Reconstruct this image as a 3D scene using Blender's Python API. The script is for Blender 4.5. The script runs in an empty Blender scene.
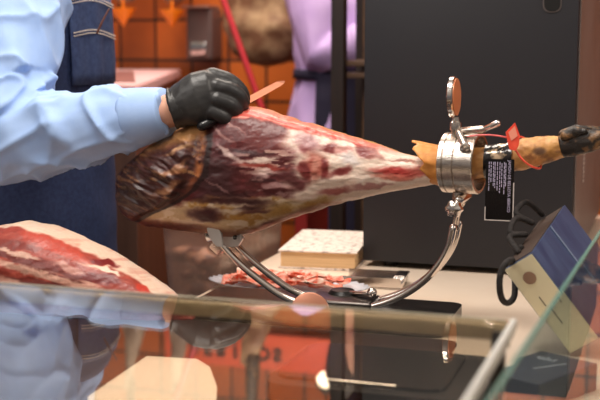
import bpy, bmesh, math, random
import numpy as np
from mathutils import Vector, Matrix, Euler, noise as mnoise
random.seed(7)
S = bpy.context.scene
COL = S.collection
PI = math.pi
# ------------------------------------------------------------------ camera model
FPX = 600 * 70 / 36
YAW, PITCH = math.radians(18), math.radians(8)
CAM = Vector((.584, -1.797, .4545))
RV = Vector((math.cos(YAW), math.sin(YAW), 0))
FW = Vector((-math.sin(YAW) * math.cos(PITCH), math.cos(YAW) * math.cos(PITCH), -math.sin(PITCH)))
UP = RV.cross(FW)
def ray(px, py): return FW + RV * ((px - 300) / FPX) + UP * ((200 - py) / FPX)
def at_D(px, py, d): return CAM + ray(px, py) * d
def at_Y(px, py, Y):
    r = ray(px, py); return CAM + r * ((Y - CAM.y) / r.y)
def at_Z(px, py, z):
    r = ray(px, py); return CAM + r * ((z - CAM.z) / r.z)

# ------------------------------------------------------------------ materials
def lin(c):
    o = []
    for v in c[:3]:
        v = v / 255.0
        o.append(v / 12.92 if v <= .04045 else ((v + .055) / 1.055) ** 2.4)
    return (o[0], o[1], o[2], 1.0)
def lin_np(a):
    a = np.clip(a / 255.0, 0, 1)
    return np.where(a <= .04045, a / 12.92, ((a + .055) / 1.055) ** 2.4)
MATS = {}
def mat(name, c, rough=.5, metal=0., c2=None, scale=20., detail=4., bump=0., bscale=None, spec=.5, stretch=(1, 1, 1),
        trans=0., ior=1.45, sss=0., alpha=1., lo=.35, hi=.65, coat=0.):
    if name in MATS: return MATS[name]
    m = bpy.data.materials.new(name); m.use_nodes = True
    nt = m.node_tree; b = nt.nodes['Principled BSDF']
    b.inputs['Base Color'].default_value = lin(c)
    b.inputs['Roughness'].default_value = rough
    b.inputs['Metallic'].default_value = metal
    b.inputs['Specular IOR Level'].default_value = spec
    b.inputs['Transmission Weight'].default_value = trans
    b.inputs['IOR'].default_value = ior
    b.inputs['Alpha'].default_value = alpha
    b.inputs['Coat Weight'].default_value = coat
    if sss:
        b.inputs['Subsurface Weight'].default_value = sss
        b.inputs['Subsurface Radius'].default_value = (.01, .005, .003)
    tc = nt.nodes.new('ShaderNodeTexCoord'); mp = nt.nodes.new('ShaderNodeMapping')
    mp.inputs['Scale'].default_value = stretch
    nt.links.new(tc.outputs['Object'], mp.inputs['Vector'])
    if c2 is not None:
        n = nt.nodes.new('ShaderNodeTexNoise'); n.inputs['Scale'].default_value = scale; n.inputs['Detail'].default_value = detail
        nt.links.new(mp.outputs['Vector'], n.inputs['Vector'])
        r = nt.nodes.new('ShaderNodeValToRGB')
        r.color_ramp.elements[0].position = lo; r.color_ramp.elements[1].position = hi
        r.color_ramp.elements[0].color = lin(c); r.color_ramp.elements[1].color = lin(c2)
        nt.links.new(n.outputs['Fac'], r.inputs['Fac'])
        nt.links.new(r.outputs['Color'], b.inputs['Base Color'])
    if bump:
        n2 = nt.nodes.new('ShaderNodeTexNoise'); n2.inputs['Scale'].default_value = bscale or scale; n2.inputs['Detail'].default_value = 5
        nt.links.new(mp.outputs['Vector'], n2.inputs['Vector'])
        bp = nt.nodes.new('ShaderNodeBump'); bp.inputs['Strength'].default_value = bump; bp.inputs['Distance'].default_value = .004
        nt.links.new(n2.outputs['Fac'], bp.inputs['Height']); nt.links.new(bp.outputs['Normal'], b.inputs['Normal'])
    MATS[name] = m
    return m
def vcol_mat(name, rough=.45, bump=.3, bscale=160, sss=.0, spec=.5, grain=.25):
    m = bpy.data.materials.new(name); m.use_nodes = True
    nt = m.node_tree; b = nt.nodes['Principled BSDF']
    at = nt.nodes.new('ShaderNodeAttribute'); at.attribute_name = 'Col'
    tc = nt.nodes.new('ShaderNodeTexCoord')
    n = nt.nodes.new('ShaderNodeTexNoise'); n.inputs['Scale'].default_value = bscale; n.inputs['Detail'].default_value = 6
    nt.links.new(tc.outputs['Object'], n.inputs['Vector'])
    mx = nt.nodes.new('ShaderNodeMix'); mx.data_type = 'RGBA'; mx.blend_type = 'OVERLAY'; mx.inputs['Factor'].default_value = grain
    nt.links.new(at.outputs['Color'], mx.inputs['A']); nt.links.new(n.outputs['Fac'], mx.inputs['B'])
    nt.links.new(mx.outputs['Result'], b.inputs['Base Color'])
    bp = nt.nodes.new('ShaderNodeBump'); bp.inputs['Strength'].default_value = bump; bp.inputs['Distance'].default_value = .003
    nt.links.new(n.outputs['Fac'], bp.inputs['Height']); nt.links.new(bp.outputs['Normal'], b.inputs['Normal'])
    b.inputs['Roughness'].default_value = rough; b.inputs['Specular IOR Level'].default_value = spec
    if sss:
        b.inputs['Subsurface Weight'].default_value = sss; b.inputs['Subsurface Radius'].default_value = (.008, .004, .003)
    return m
def emit(name, c, s):
    m = bpy.data.materials.new(name); m.use_nodes = True
    b = m.node_tree.nodes['Principled BSDF']
    b.inputs['Base Color'].default_value = lin(c); b.inputs['Emission Color'].default_value = lin(c); b.inputs['Emission Strength'].default_value = s
    return m
def glass(name, c, rough=0.0, ior=1.5):
    return mat(name, c, rough=rough, trans=1., ior=ior)

STEEL = mat('brushed_steel', (215, 205, 195), .26, 1., c2=(190, 178, 168), scale=30, stretch=(1, 14, 14), bump=.08, bscale=60)
CHROME = mat('polished_steel', (222, 214, 208), .14, 1.)
DARKSTEEL = mat('dark_steel', (90, 85, 82), .3, 1.)
BLACK = mat('black_plastic', (24, 22, 22), .35, c2=(30, 28, 28), scale=12)
BLACKMATTE = mat('black_matte', (20, 18, 18), .7)

# ------------------------------------------------------------------ mesh helpers
def obj(name, bm, m, parent=None, smooth=True, angle=None):
    me = bpy.data.meshes.new(name)
    bmesh.ops.recalc_face_normals(bm, faces=bm.faces[:])
    bm.to_mesh(me); bm.free()
    o = bpy.data.objects.new(name, me); COL.objects.link(o)
    if m: me.materials.append(m)
    if parent:
        o.parent = parent
        o.matrix_parent_inverse = Matrix.Translation(parent.location).inverted() if parent.rotation_euler == Euler((0, 0, 0)) else parent.matrix_basis.inverted()
    if smooth:
        me.polygons.foreach_set('use_smooth', [True] * len(me.polygons))
        if angle is not None:
            try: me.set_sharp_from_angle(angle=math.radians(angle))
            except Exception: pass
    return o
def thing(name, label, cat, loc=(0, 0, 0), group=None):
    o = bpy.data.objects.new(name, None); COL.objects.link(o); o.location = loc
    o.empty_display_size = .05
    o['label'] = label; o['category'] = cat
    if group: o['group'] = group
    return o
def tag(o, label, cat, group=None):
    o['label'] = label; o['category'] = cat
    if group: o['group'] = group
    return o
def struct(o): o['kind'] = 'structure'; return o
def B(): return bmesh.new()
def add_box(bm, c, s, R=None, bev=0., seg=2):
    r = bmesh.ops.create_cube(bm, size=1.0)
    vs = r['verts']
    for v in vs: v.co = Vector((v.co.x * s[0], v.co.y * s[1], v.co.z * s[2]))
    if bev:
        es = list({e for v in vs for e in v.link_edges})
        rb = bmesh.ops.bevel(bm, geom=es, offset=bev, segments=seg, profile=.6, affect='EDGES')
        vs = list({v for f in rb['faces'] for v in f.verts} | {v for v in vs if v.is_valid})
    for v in vs:
        v.co = (R @ v.co if R else v.co) + Vector(c)
    return vs
def frame_from(t, hint=Vector((0, 0, 1))):
    t = t.normalized()
    if abs(t.dot(hint)) > .97: hint = Vector((0, 1, 0)) if abs(t.y) < .9 else Vector((1, 0, 0))
    a = hint.cross(t).normalized(); b = t.cross(a).normalized()
    return a, b
def loft(bm, rings, cap=True, closed=False):
    vr = [[bm.verts.new(p) for p in r] for r in rings]
    n = len(vr[0])
    for i in range(len(vr) - 1 + (1 if closed else 0)):
        A, Bq = vr[i], vr[(i + 1) % len(vr)]
        for j in range(n):
            try: bm.faces.new((A[j], A[(j + 1) % n], Bq[(j + 1) % n], Bq[j]))
            except ValueError: pass
    if cap and not closed:
        bm.faces.new(vr[0][::-1]); bm.faces.new(vr[-1])
    return vr
def tube(bm, pts, rad, seg=12, hint=Vector((0, 0, 1)), cap=True, closed=False, round_ends=False):
    pts = [Vector(p) for p in pts]
    if not isinstance(rad, (list, tuple)): rad = [rad] * len(pts)
    rad = [(r if isinstance(r, tuple) else (r, r)) for r in rad]
    if round_ends:
        d0 = (pts[0] - pts[1]).normalized(); d1 = (pts[-1] - pts[-2]).normalized()
        P, Q = [], []
        for k, (ex, sc) in enumerate(((.97, .25), (.8, .6), (.45, .89))):
            m0 = min(rad[0]); P.append(pts[0] + d0 * m0 * ex); Q.append((rad[0][0] * sc, rad[0][1] * sc))
        P += pts; Q += rad
        for ex, sc in ((.45, .89), (.8, .6), (.97, .25)):
            m1 = min(rad[-1]); P.append(pts[-1] + d1 * m1 * ex); Q.append((rad[-1][0] * sc, rad[-1][1] * sc))
        pts, rad = P, Q
    rings = []; n = len(pts); pa = None
    for i, p in enumerate(pts):
        if closed: t = pts[(i + 1) % n] - pts[i - 1]
        else: t = pts[min(i + 1, n - 1)] - pts[max(i - 1, 0)]
        if pa is None: a, b = frame_from(t, hint)
        else:
            t = t.normalized(); a = (pa - t * pa.dot(t)).normalized(); b = t.cross(a).normalized()
        pa = a
        rings.append([p + a * (math.cos(k * 2 * PI / seg) * rad[i][0]) + b * (math.sin(k * 2 * PI / seg) * rad[i][1]) for k in range(seg)])
    return loft(bm, rings, cap, closed)
def catmull(pts, n=8, closed=False):
    pts = [Vector(p) for p in pts]; out = []; N = len(pts)
    rng = range(N) if closed else range(N - 1)
    for i in rng:
        p0 = pts[(i - 1) % N] if closed else pts[max(i - 1, 0)]
        p1 = pts[i]; p2 = pts[(i + 1) % N]
        p3 = pts[(i + 2) % N] if closed else pts[min(i + 2, N - 1)]
        for k in range(n):
            t = k / n
            out.append(.5 * ((2 * p1) + (p2 - p0) * t + (2 * p0 - 5 * p1 + 4 * p2 - p3) * t * t + (3 * p1 - p0 - 3 * p2 + p3) * t ** 3))
    if not closed: out.append(pts[-1])
    return out
def lathe(bm, prof, c, axis, seg=32, cap=True):
    """prof: list of (along, radius)"""
    axis = Vector(axis).normalized(); a, b = frame_from(axis)
    rings = [[Vector(c) + axis * h + (a * math.cos(k * 2 * PI / seg) + b * math.sin(k * 2 * PI / seg)) * max(r, 1e-5) for k in range(seg)] for h, r in prof]
    return loft(bm, rings, cap)
def prism(bm, poly, z0, z1, bev=0):
    vb = [bm.verts.new((p[0], p[1], z0)) for p in poly]; vt = [bm.verts.new((p[0], p[1], z1)) for p in poly]
    n = len(poly)
    bm.faces.new(vb[::-1]); bm.faces.new(vt)
    for i in range(n): bm.faces.new((vb[i], vb[(i + 1) % n], vt[(i + 1) % n], vt[i]))
    if bev:
        bmesh.ops.bevel(bm, geom=[e for e in bm.edges], offset=bev, segments=2, affect='EDGES')
def rrect(w, h, r, n=6):
    P = []
    for cx, cy, a0 in ((w / 2 - r, h / 2 - r, 0), (-w / 2 + r, h / 2 - r, 90), (-w / 2 + r, -h / 2 + r, 180), (w / 2 - r, -h / 2 + r, 270)):
        for k in range(n + 1):
            a = math.radians(a0 + 90 * k / n); P.append((cx + r * math.cos(a), cy + r * math.sin(a)))
    return P
def plate(bm, o, ax, ay, poly, th):
    """flat polygon in the plane (o, ax, ay), thickness th along normal"""
    ax = Vector(ax).normalized(); ay = Vector(ay).normalized(); nz = ax.cross(ay).normalized(); o = Vector(o)
    f = [bm.verts.new(o + ax * p[0] + ay * p[1] + nz * (th / 2)) for p in poly]
    b = [bm.verts.new(o + ax * p[0] + ay * p[1] - nz * (th / 2)) for p in poly]
    n = len(poly); bm.faces.new(f); bm.faces.new(b[::-1])
    for i in range(n): bm.faces.new((f[i], b[i], b[(i + 1) % n], f[(i + 1) % n]))
def text_mesh(name, body, size, o, ax, ay, m, parent, depth=.0006, align='CENTER', bold=0.):
    cu = bpy.data.curves.new(name + '_c', 'FONT'); cu.body = body; cu.size = size; cu.extrude = depth; cu.offset = bold
    cu.align_x = align; cu.align_y = 'CENTER'
    to = bpy.data.objects.new(name + '_t', cu); COL.objects.link(to)
    dg = bpy.context.evaluated_depsgraph_get(); dg.update()
    me = bpy.data.meshes.new_from_object(to.evaluated_get(dg))
    bpy.data.objects.remove(to); bpy.data.curves.remove(cu)
    ax = Vector(ax).normalized(); ay = Vector(ay).normalized(); nz = ax.cross(ay)
    M = Matrix((ax, ay, nz)).transposed().to_4x4(); M.translation = Vector(o)
    me.transform(M); me.name = name; me.materials.clear(); me.materials.append(m)
    ob = bpy.data.objects.new(name, me); COL.objects.link(ob)
    if parent: ob.parent = parent; ob.matrix_parent_inverse = Matrix.Translation(parent.location).inverted()
    return ob
def remesh(bm, voxel, smooth=4, fac=.5):
    me = bpy.data.meshes.new('tmp'); bmesh.ops.recalc_face_normals(bm, faces=bm.faces[:]); bm.to_mesh(me); bm.free()
    o = bpy.data.objects.new('tmp', me); COL.objects.link(o)
    r = o.modifiers.new('r', 'REMESH'); r.mode = 'VOXEL'; r.voxel_size = voxel
    if smooth:
        s = o.modifiers.new('s', 'SMOOTH'); s.iterations = smooth; s.factor = fac
    dg = bpy.context.evaluated_depsgraph_get(); dg.update()
    me2 = bpy.data.meshes.new_from_object(o.evaluated_get(dg))
    bpy.data.objects.remove(o); bpy.data.meshes.remove(me)
    b = bmesh.new(); b.from_mesh(me2); bpy.data.meshes.remove(me2)
    b.normal_update()
    return b
def displace(bm, fn):
    bm.normal_update()
    d = [(v, v.normal * fn(v.co, v.normal)) for v in bm.verts]
    for v, x in d: v.co += x
    bm.normal_update()

# numpy value noise
def vnoise(x, y, seed=0):
    xi = np.floor(x).astype(np.int64); yi = np.floor(y).astype(np.int64); xf = x - xi; yf = y - yi
    def h(a, b):
        n = (a * 374761393 + b * 668265263 + seed * 1274126177) & 0x7fffffff
        n = ((n ^ (n >> 13)) * 1274126177) & 0x7fffffff
        return ((n ^ (n >> 16)) & 0xffff) / 65535.0
    u = xf * xf * (3 - 2 * xf); v = yf * yf * (3 - 2 * yf)
    return (h(xi, yi) * (1 - u) + h(xi + 1, yi) * u) * (1 - v) + (h(xi, yi + 1) * (1 - u) + h(xi + 1, yi + 1) * u) * v
def fbm(x, y, seed=0, o=4):
    s = 0; a = .5; t = 0
    for k in range(o):
        s = s + a * vnoise(x * 2 ** k, y * 2 ** k, seed + k * 17); t += a; a *= .5
    return s / t
def sst(a, b, x):
    t = np.clip((x - a) / (b - a), 0, 1); return t * t * (3 - 2 * t)
def grid_mesh(name, P, col, m, parent, wrap=True, caps=True):
    """P: (nu, nv, 3) array; col (nu,nv,3) srgb 0..255"""
    nu, nv = P.shape[:2]
    verts = P.reshape(-1, 3).tolist(); faces = []
    for i in range(nu - 1):
        for j in range(nv if wrap else nv - 1):
            k = (j + 1) % nv
            faces.append((i * nv + j, i * nv + k, (i + 1) * nv + k, (i + 1) * nv + j))
    if caps and wrap:
        faces.append(tuple(range(nv))[::-1]); faces.append(tuple((nu - 1) * nv + j for j in range(nv)))
    me = bpy.data.meshes.new(name); me.from_pydata(verts, [], faces)
    bm = bmesh.new(); bm.from_mesh(me); bmesh.ops.recalc_face_normals(bm, faces=bm.faces[:]); bm.to_mesh(me); bm.free()
    if col is not None:
        at = me.color_attributes.new('Col', 'FLOAT_COLOR', 'POINT')
        c = np.ones((nu * nv, 4), dtype=np.float32); c[:, :3] = lin_np(col.reshape(-1, 3))
        at.data.foreach_set('color', c.ravel())
    me.polygons.foreach_set('use_smooth', [True] * len(me.polygons))
    me.materials.append(m)
    o = bpy.data.objects.new(name, me); COL.objects.link(o)
    if parent: o.parent = parent; o.matrix_parent_inverse = Matrix.Translation(parent.location).inverted()
    return o
def at_Y_np(px, py, Y):
    rx = FW.x + RV.x * (px - 300) / FPX + UP.x * (200 - py) / FPX
    ry = FW.y + RV.y * (px - 300) / FPX + UP.y * (200 - py) / FPX
    rz = FW.z + (200 - py) / FPX * UP.z
    t = (Y - CAM.y) / ry
    return CAM.x + rx * t, CAM.y + ry * t, CAM.z + rz * t
FLOOR = -.86
def side_px(X, Y, Z):
    dx, dy, dz = X - CAM.x, Y - CAM.y, Z - CAM.z
    w = dx * FW.x + dy * FW.y + dz * FW.z
    return 300 + FPX * (dx * RV.x + dy * RV.y) / w, 200 - FPX * (dx * UP.x + dy * UP.y + dz * UP.z) / w
# ================================================================== SETTING
YW = 2.2
# tiled back wall
g0 = at_Y(156, 60, YW); g1 = at_Y(192, 60, YW); g2 = at_Y(156, 20, YW)
tw, th = (g1.x - g0.x), (g2.z - g0.z)
m = bpy.data.materials.new('orange_tiles'); m.use_nodes = True
nt = m.node_tree; b = nt.nodes['Principled BSDF']; b.inputs['Roughness'].default_value = .35
ge = nt.nodes.new('ShaderNodeNewGeometry'); sp = nt.nodes.new('ShaderNodeSeparateXYZ'); nt.links.new(ge.outputs['Position'], sp.inputs[0])
def mth(op, a, v):
    n = nt.nodes.new('ShaderNodeMath'); n.operation = op; nt.links.new(a, n.inputs[0]); n.inputs[1].default_value = v; return n.outputs[0]
cb = nt.nodes.new('ShaderNodeCombineXYZ')
nt.links.new(mth('DIVIDE', mth('SUBTRACT', sp.outputs['X'], g0.x - tw * 40), tw), cb.inputs['X'])
nt.links.new(mth('DIVIDE', mth('SUBTRACT', sp.outputs['Z'], g0.z - th * 40), th), cb.inputs['Y'])
br = nt.nodes.new('ShaderNodeTexBrick'); br.offset = 0; br.squash = 1
for k, v in (('Scale', 1), ('Mortar Size', .035), ('Mortar Smooth', .1), ('Bias', 0), ('Brick Width', 1), ('Row Height', 1)): br.inputs[k].default_value = v
br.inputs['Color1'].default_value = lin((196, 98, 36)); br.inputs['Color2'].default_value = lin((150, 72, 30)); br.inputs['Mortar'].default_value = lin((45, 26, 18))
nt.links.new(cb.outputs[0], br.inputs['Vector'])
nz = nt.nodes.new('ShaderNodeTexNoise'); nz.inputs['Scale'].default_value = 9; nt.links.new(ge.outputs['Position'], nz.inputs['Vector'])
mx = nt.nodes.new('ShaderNodeMix'); mx.data_type = 'RGBA'; mx.blend_type = 'OVERLAY'; mx.inputs['Factor'].default_value = .3
nt.links.new(br.outputs['Color'], mx.inputs['A']); nt.links.new(nz.outputs['Fac'], mx.inputs['B']); nt.links.new(mx.outputs['Result'], b.inputs['Base Color'])
bm = B(); add_box(bm, (-.2, YW + .05, .7), (6.4, .1, 3.2)); struct(obj('wall_back', bm, m, smooth=False))
bm = B(); add_box(bm, (-.2, .4, FLOOR - .03), (6.4, 4.4, .06))
struct(obj('floor', bm, mat('floor_tiles', (96, 78, 66), .4, c2=(80, 64, 54), scale=6), smooth=False))
# worktop: one L-shaped slab, person stands in the inner corner
CREAM = mat('cream_worktop', (236, 216, 196), .3, c2=(228, 206, 184), scale=5)
bm = B(); prism(bm, [(-1.5, -.60), (.95, -.60), (.95, 1.25), (-.01, 1.25), (-.01, .70), (-.21, .70), (-.21, -.02), (-1.5, -.02)], -.04, 0)
w = thing('worktop', 'cream L-shaped serving worktop carrying the ham stand and the charcoal cabinet', 'worktop', (0, 0, FLOOR))
obj('slab', bm, CREAM, w, smooth=False)
bm = B(); prism(bm, [(-1.48, -.58), (.93, -.58), (.93, 1.23), (.005, 1.23), (.005, .68), (-.195, .68), (-.195, -.035), (-1.48, -.035)], FLOOR, -.04)
obj('plinth', bm, mat('brown_panel', (70, 48, 38), .5, c2=(58, 40, 32), scale=6), w, smooth=False)

# ================================================================== HAM ON STAND
ham = thing('cured_ham', 'half-carved cured ham leg with hoof, clamped level in the steel ring', 'ham', tuple(at_Y(290, 170, 0) * Vector((1, 1, 0)) if False else (at_Y(290, 170, 0).x, 0, .06)))
TX = [121, 123, 126, 131, 139, 150, 175, 200, 222, 240, 252, 265, 300, 340, 370, 400, 425, 442]
TYV = [184, 176, 170, 163, 156, 147, 131, 119, 109, 105.5, 106.5, 110, 121, 133, 142, 153, 158, 158]
BX = [121, 123, 126, 131, 139, 150, 175, 200, 225, 240, 252, 265, 300, 340, 370, 400, 425, 442]
BYV = [186, 196, 205, 214, 220, 225, 228, 231, 236, 236, 233, 228.5, 215, 203, 196, 190, 186, 183]
WX = [121, 124, 132, 155, 200, 260, 320, 380, 420, 442]
WV = [.004, .022, .045, .066, .078, .074, .058, .038, .026, .022]
def smooth_interp(x, X, V):
    xs = np.linspace(X[0], X[-1], 700); v = np.interp(xs, X, V)
    k = np.ones(9) / 9; vp = np.pad(v, 4, mode='edge'); v = np.convolve(vp, k, 'valid')
    return np.interp(x, xs, v)
def ham_paint(px, py):
    """albedo of the carved ham (sRGB 0..255) as a function of its own side coordinates"""
    wx = px + 9 * (fbm(px / 14, py / 10, 1) - .5) * 2 * .7; wy = py + 7 * (fbm(px / 14, py / 10, 2) - .5) * 2 * .7
    col = np.zeros(px.shape + (3,))
    def put(c, a):
        nonlocal col
        a = np.clip(a, 0, 1)[..., None]; col = col * (1 - a) + np.array(c, float) * a
    def ell(cx, cy, rx, ry, ang=0, soft=.55):
        t = math.radians(ang); dx = wx - cx; dy = wy - cy
        u = (dx * math.cos(t) + dy * math.sin(t)) / rx; v = (-dx * math.sin(t) + dy * math.cos(t)) / ry
        return 1 - sst(1 - soft, 1 + soft, np.sqrt(u * u + v * v))
    top = smooth_interp(px, TX, TYV); bot = smooth_interp(px, BX, BYV)
    n1 = fbm(px / 26, py / 9, 5); n2 = fbm(px / 9, py / 4, 6); n3 = fbm(px / 4, py / 4, 8)
    # lean muscle of the carved face
    col[...] = (84, 28, 30)
    put((62, 22, 26), sst(.45, .7, n1)); put((112, 42, 42), sst(.55, .8, n2) * .6)
    put((60, 32, 34), ell(216, 178, 20, 26) * .85); put((104, 36, 34), ell(266, 132, 34, 17, 15) * .9)
    # fat on the left of the face, bluish sheen painted into its colour
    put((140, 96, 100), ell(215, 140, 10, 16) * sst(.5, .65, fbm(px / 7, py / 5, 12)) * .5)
    # streaky white fat
    wst = sst(.48, .60, fbm(px / 13, py / 3.6, 21))
    put((214, 178, 162), ell(265, 163, 30, 14) * wst * .85)
    put((186, 148, 144), ell(280, 190, 34, 11, -8) * sst(.45, .62, fbm(px / 14, py / 5, 23)) * .75)
    put((222, 196, 186), ell(230, 154, 15, 2.2, 40) * .8); put((196, 160, 150), ell(222, 132, 16, 1.6, 42) * .6)
    put((200, 166, 156), ell(232, 126, 14, 1.4, 38) * .6); put((190, 150, 146), ell(215, 186, 14, 1.3, 32) * .5)
    put((150, 58, 48), ell(264, 167, 26, 2.6, 4) * .95)
    put((234, 210, 196), ell(258, 160, 20, 2.0, -8) * .8); put((230, 200, 190), ell(270, 173, 18, 2.2, -6) * .7)
    # creamy fat of the shank side
    edge = 296 + 14 * (fbm(py / 12, px / 60, 31) - .5) * 2 - (py - 150) * .25
    fat = sst(-7, 9, wx - edge)
    put((234, 208, 190), fat)
    put((238, 218, 204), fat * sst(.5, .75, fbm(px / 24, py / 10, 33)) * .6)
    put((222, 182, 162), fat * sst(.56, .8, fbm(px / 26, py / 7, 34)) * .35)
    put((234, 208, 192), ell(303, 142, 19, 14)); 
    put((164, 112, 112), ell(308, 143, 12, 9, 20)); put((150, 84, 84), ell(303, 150, 6, 4))
    put((122, 44, 42), ell(331, 148, 10, 4.5, 12)); put((196, 130, 120), ell(344, 150, 7, 3.5, 12) * .8)
    put((136, 66, 66), ell(365, 151, 10, 6, 20)); put((166, 104, 96), ell(374, 157, 9, 4, 15) * .8); put((150, 60, 52), ell(358, 143, 8, 2.5, 18))
    put((166, 82, 68), ell(314, 166, 13, 12, 15)); put((112, 36, 34), ell(304, 172, 4, 11, -25)); put((116, 38, 36), ell(325, 168, 3.5, 9, -8)); put((206, 150, 130), ell(315, 164, 5, 8, 10) * .6)
    put((122, 46, 44), ell(339, 172, 10, 4, -18)); put((172, 56, 50), ell(399, 173, 26, 4.2, 3)); put((206, 110, 92), ell(396, 178, 24, 2.2, 2) * .8)
    put((136, 72, 52), ell(404, 162, 12, 1.6, 12) * .8); put((150, 76, 70), ell(336, 190, 16, 3.8, -10) * .9)
    put((116, 60, 60), ell(298, 184, 9, 6, -20)); put((86, 34, 36), ell(288, 178, 11, 6, 10) * .9); put((170, 110, 105), ell(372, 186, 20, 2, -6) * .8)
    put((170, 80, 66), ell(420, 172, 12, 5)*.7); put((214, 160, 130), ell(432, 165, 10, 4)*.8)
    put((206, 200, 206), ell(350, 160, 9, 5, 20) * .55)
    # lower rind: waxy yellow fat with dark crevices
    rl = np.interp(px, [115, 150, 190, 205, 240, 270, 300, 330, 360, 440], [230, 213, 200, 197, 199, 199, 199, 201, 199, 196])
    rind = sst(-2.5, 3.5, wy - rl)
    put((200, 168, 128), rind)
    put((222, 198, 168), rind * sst(.45, .62, fbm(px / 14, py / 6, 41)))
    put((176, 126, 58), rind * sst(.58, .72, fbm(px / 12, py / 7, 42)) * .9)
    put((184, 138, 66), ell(280, 211, 14, 6, -15) * .8); put((178, 134, 70), ell(318, 202, 20, 4, -14) * .8)
    put((62, 26, 26), ell(234, 202, 34, 3.4, 4)); put((66, 28, 30), ell(206, 214, 17, 6, 8)); put((76, 40, 38), ell(247, 209, 14, 2, -6)); put((226, 206, 184), ell(232, 212, 12, 2.5, -8) * .8); put((60, 26, 24), ell(165, 225, 34, 4, 6) * .9); put((98, 50, 46), ell(268, 226, 8, 1.5, -12) * .8)
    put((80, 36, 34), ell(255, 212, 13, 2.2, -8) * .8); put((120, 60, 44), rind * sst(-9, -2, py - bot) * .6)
    # carved red band along the top
    bw = np.interp(px, [225, 240, 300, 360, 400, 430], [9, 12, 10, 6, 3, 1])
    band = sst(1.5, -1.5, (py + (fbm(px / 9, py / 9, 51) - .5) * 5) - top - bw) * sst(224, 234, px) * sst(415, 340, px)
    st = np.sin((py - top) * 1.55 + fbm(px / 40, py / 20, 52) * 5)
    put((186, 72, 60), band); put((220, 146, 126), band * sst(.0, .9, st) * .85); put((158, 34, 34), band * sst(.55, .95, np.sin((py - top) * .8 + 2.2)) * .35)
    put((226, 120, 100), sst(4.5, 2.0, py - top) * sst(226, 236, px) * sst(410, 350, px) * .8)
    # dried crust of the rump (left), bounded by the carved step
    xb = np.interp(py, [100, 120, 140, 160, 175, 190, 203, 215, 232], [212, 209, 207, 204.5, 202, 192, 172, 146, 118])
    ru = sst(2.5, -2.5, px + (fbm(px / 8, py / 8, 61) - .5) * 5 - xb)
    fx = (px - 118) * .8 + (py - 150) * .55; fy = -(px - 118) * .45 + (py - 150) * .9
    s1 = fbm(fx / 22, fy / 5, 62); s2 = fbm(fx / 9, fy / 2.6, 63)
    rc = np.zeros_like(col); rc[...] = (58, 24, 22)
    def rput(c, a):
        nonlocal rc
        a = np.clip(a, 0, 1)[..., None]; rc = rc * (1 - a) + np.array(c, float) * a
    rput((80, 34, 30), sst(.4, .7, s1)); rput((36, 17, 17), sst(.52, .7, s2) * .8)
    rput((150, 104, 66), sst(.60, .70, s2) * sst(.42, .6, fbm(px / 20, py / 20, 64)) * .85)
    rput((176, 130, 88), sst(.64, .76, fbm(fx / 16, fy / 3.2, 66)) * .8)
    tb = py - np.interp(px, [116, 135, 150, 175, 200, 210], [178, 160, 152, 145, 138, 134])
    rput((206, 150, 96), sst(6, -6, tb + (fbm(px / 9, py / 5, 65) - .5) * 12) * sst(128, 150, px))
    rput((176, 104, 54), sst(-12, -4, px - xb) * sst(200, 170, py) * sst(.35, .6, fbm(px / 7, py / 9, 67)) * .9)
    rput((96, 52, 32), sst(-4, -1, px - xb) * .6)
    rput((190, 150, 90), sst(.55, .7, fbm(px / 10, py / 4, 68)) * sst(206, 220, py) * .8)
    rput((190, 170, 160), ell(172, 150, 16, 3, -14) * sst(.4, .6, n3) * .8)
    rput((30, 14, 14), ell(128, 196, 12, 14) * .6)
    rput((186, 128, 84), ell(176, 172, 12, 2.5, -25) * .8); rput((170, 120, 80), ell(165, 190, 18, 3, -25) * .8)
    rput((66, 30, 28), ell(165, 158, 26, 12, -18) * .75); rput((52, 25, 24), ell(140, 200, 24, 12, -20) * .6)
    rput((206, 160, 116), ell(178, 150, 13, 2.2, -16) * .8); rput((176, 128, 92), ell(176, 168, 16, 2.0, -30) * .75); rput((226, 200, 186), ell(162, 140, 7, 2.5, -20) * .7)
    col = col * (1 - ru[..., None]) + rc * ru[..., None]
    put((34, 15, 14), sst(4.5, 1.5, np.abs(px + (fbm(px / 8, py / 8, 61) - .5) * 5 - xb - 2.5)) * sst(122, 140, py) * .85)  # crevice shade painted as a dark line along the carved step
    return col
NU, NV = 400, 340
xs = np.concatenate([np.linspace(121, 136, 30), np.linspace(136.5, 442, NU - 30)])
thv = np.linspace(0, 2 * PI, NV, endpoint=False)
# denser vertices on the front half
thv = thv + .35 * np.sin(thv + PI) * 0
PX, THT = np.meshgrid(xs, thv, indexing='ij')
top = smooth_interp(PX, TX, TYV); bot = smooth_interp(PX, BX, BYV)
cy = (top + bot) / 2; hh = (bot - top) / 2; WW = smooth_interp(PX, WX, WV)
ct, sn = np.cos(THT), np.sin(THT)
PYv = cy - hh * np.sign(sn) * np.abs(sn) ** .95
X, Y, Z = at_Y_np(PX, PYv, np.zeros_like(PX))
back = np.where(ct > 0, 1.0, 1.15)
off = WW * np.sign(ct) * np.abs(ct) ** .8 * back
xb = np.interp(PYv, [100, 120, 140, 160, 175, 190, 203, 215, 232], [212, 209, 207, 204.5, 202, 192, 172, 146, 118])
ruM = sst(4, -3, PX - xb)
disp = (fbm(PX / 18, PYv / 8, 71, 3) - .5) * .004 + ruM * ((fbm(((PX - 118) * .8 + (PYv - 150) * .55) / 20, ((PYv - 150) * .9 - (PX - 118) * .45) / 6, 72, 3) - .5) * .014 + .011)
disp += (fbm(PX / 6, PYv / 3, 73, 2) - .5) * .0008
fr = np.clip(ct * 1.6, 0, 1)
Yo = -(off + disp * fr)
Z += (fbm(PX / 10, THT * 3, 74) - .5) * .005 * np.clip(hh / 30, 0, 1)
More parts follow.
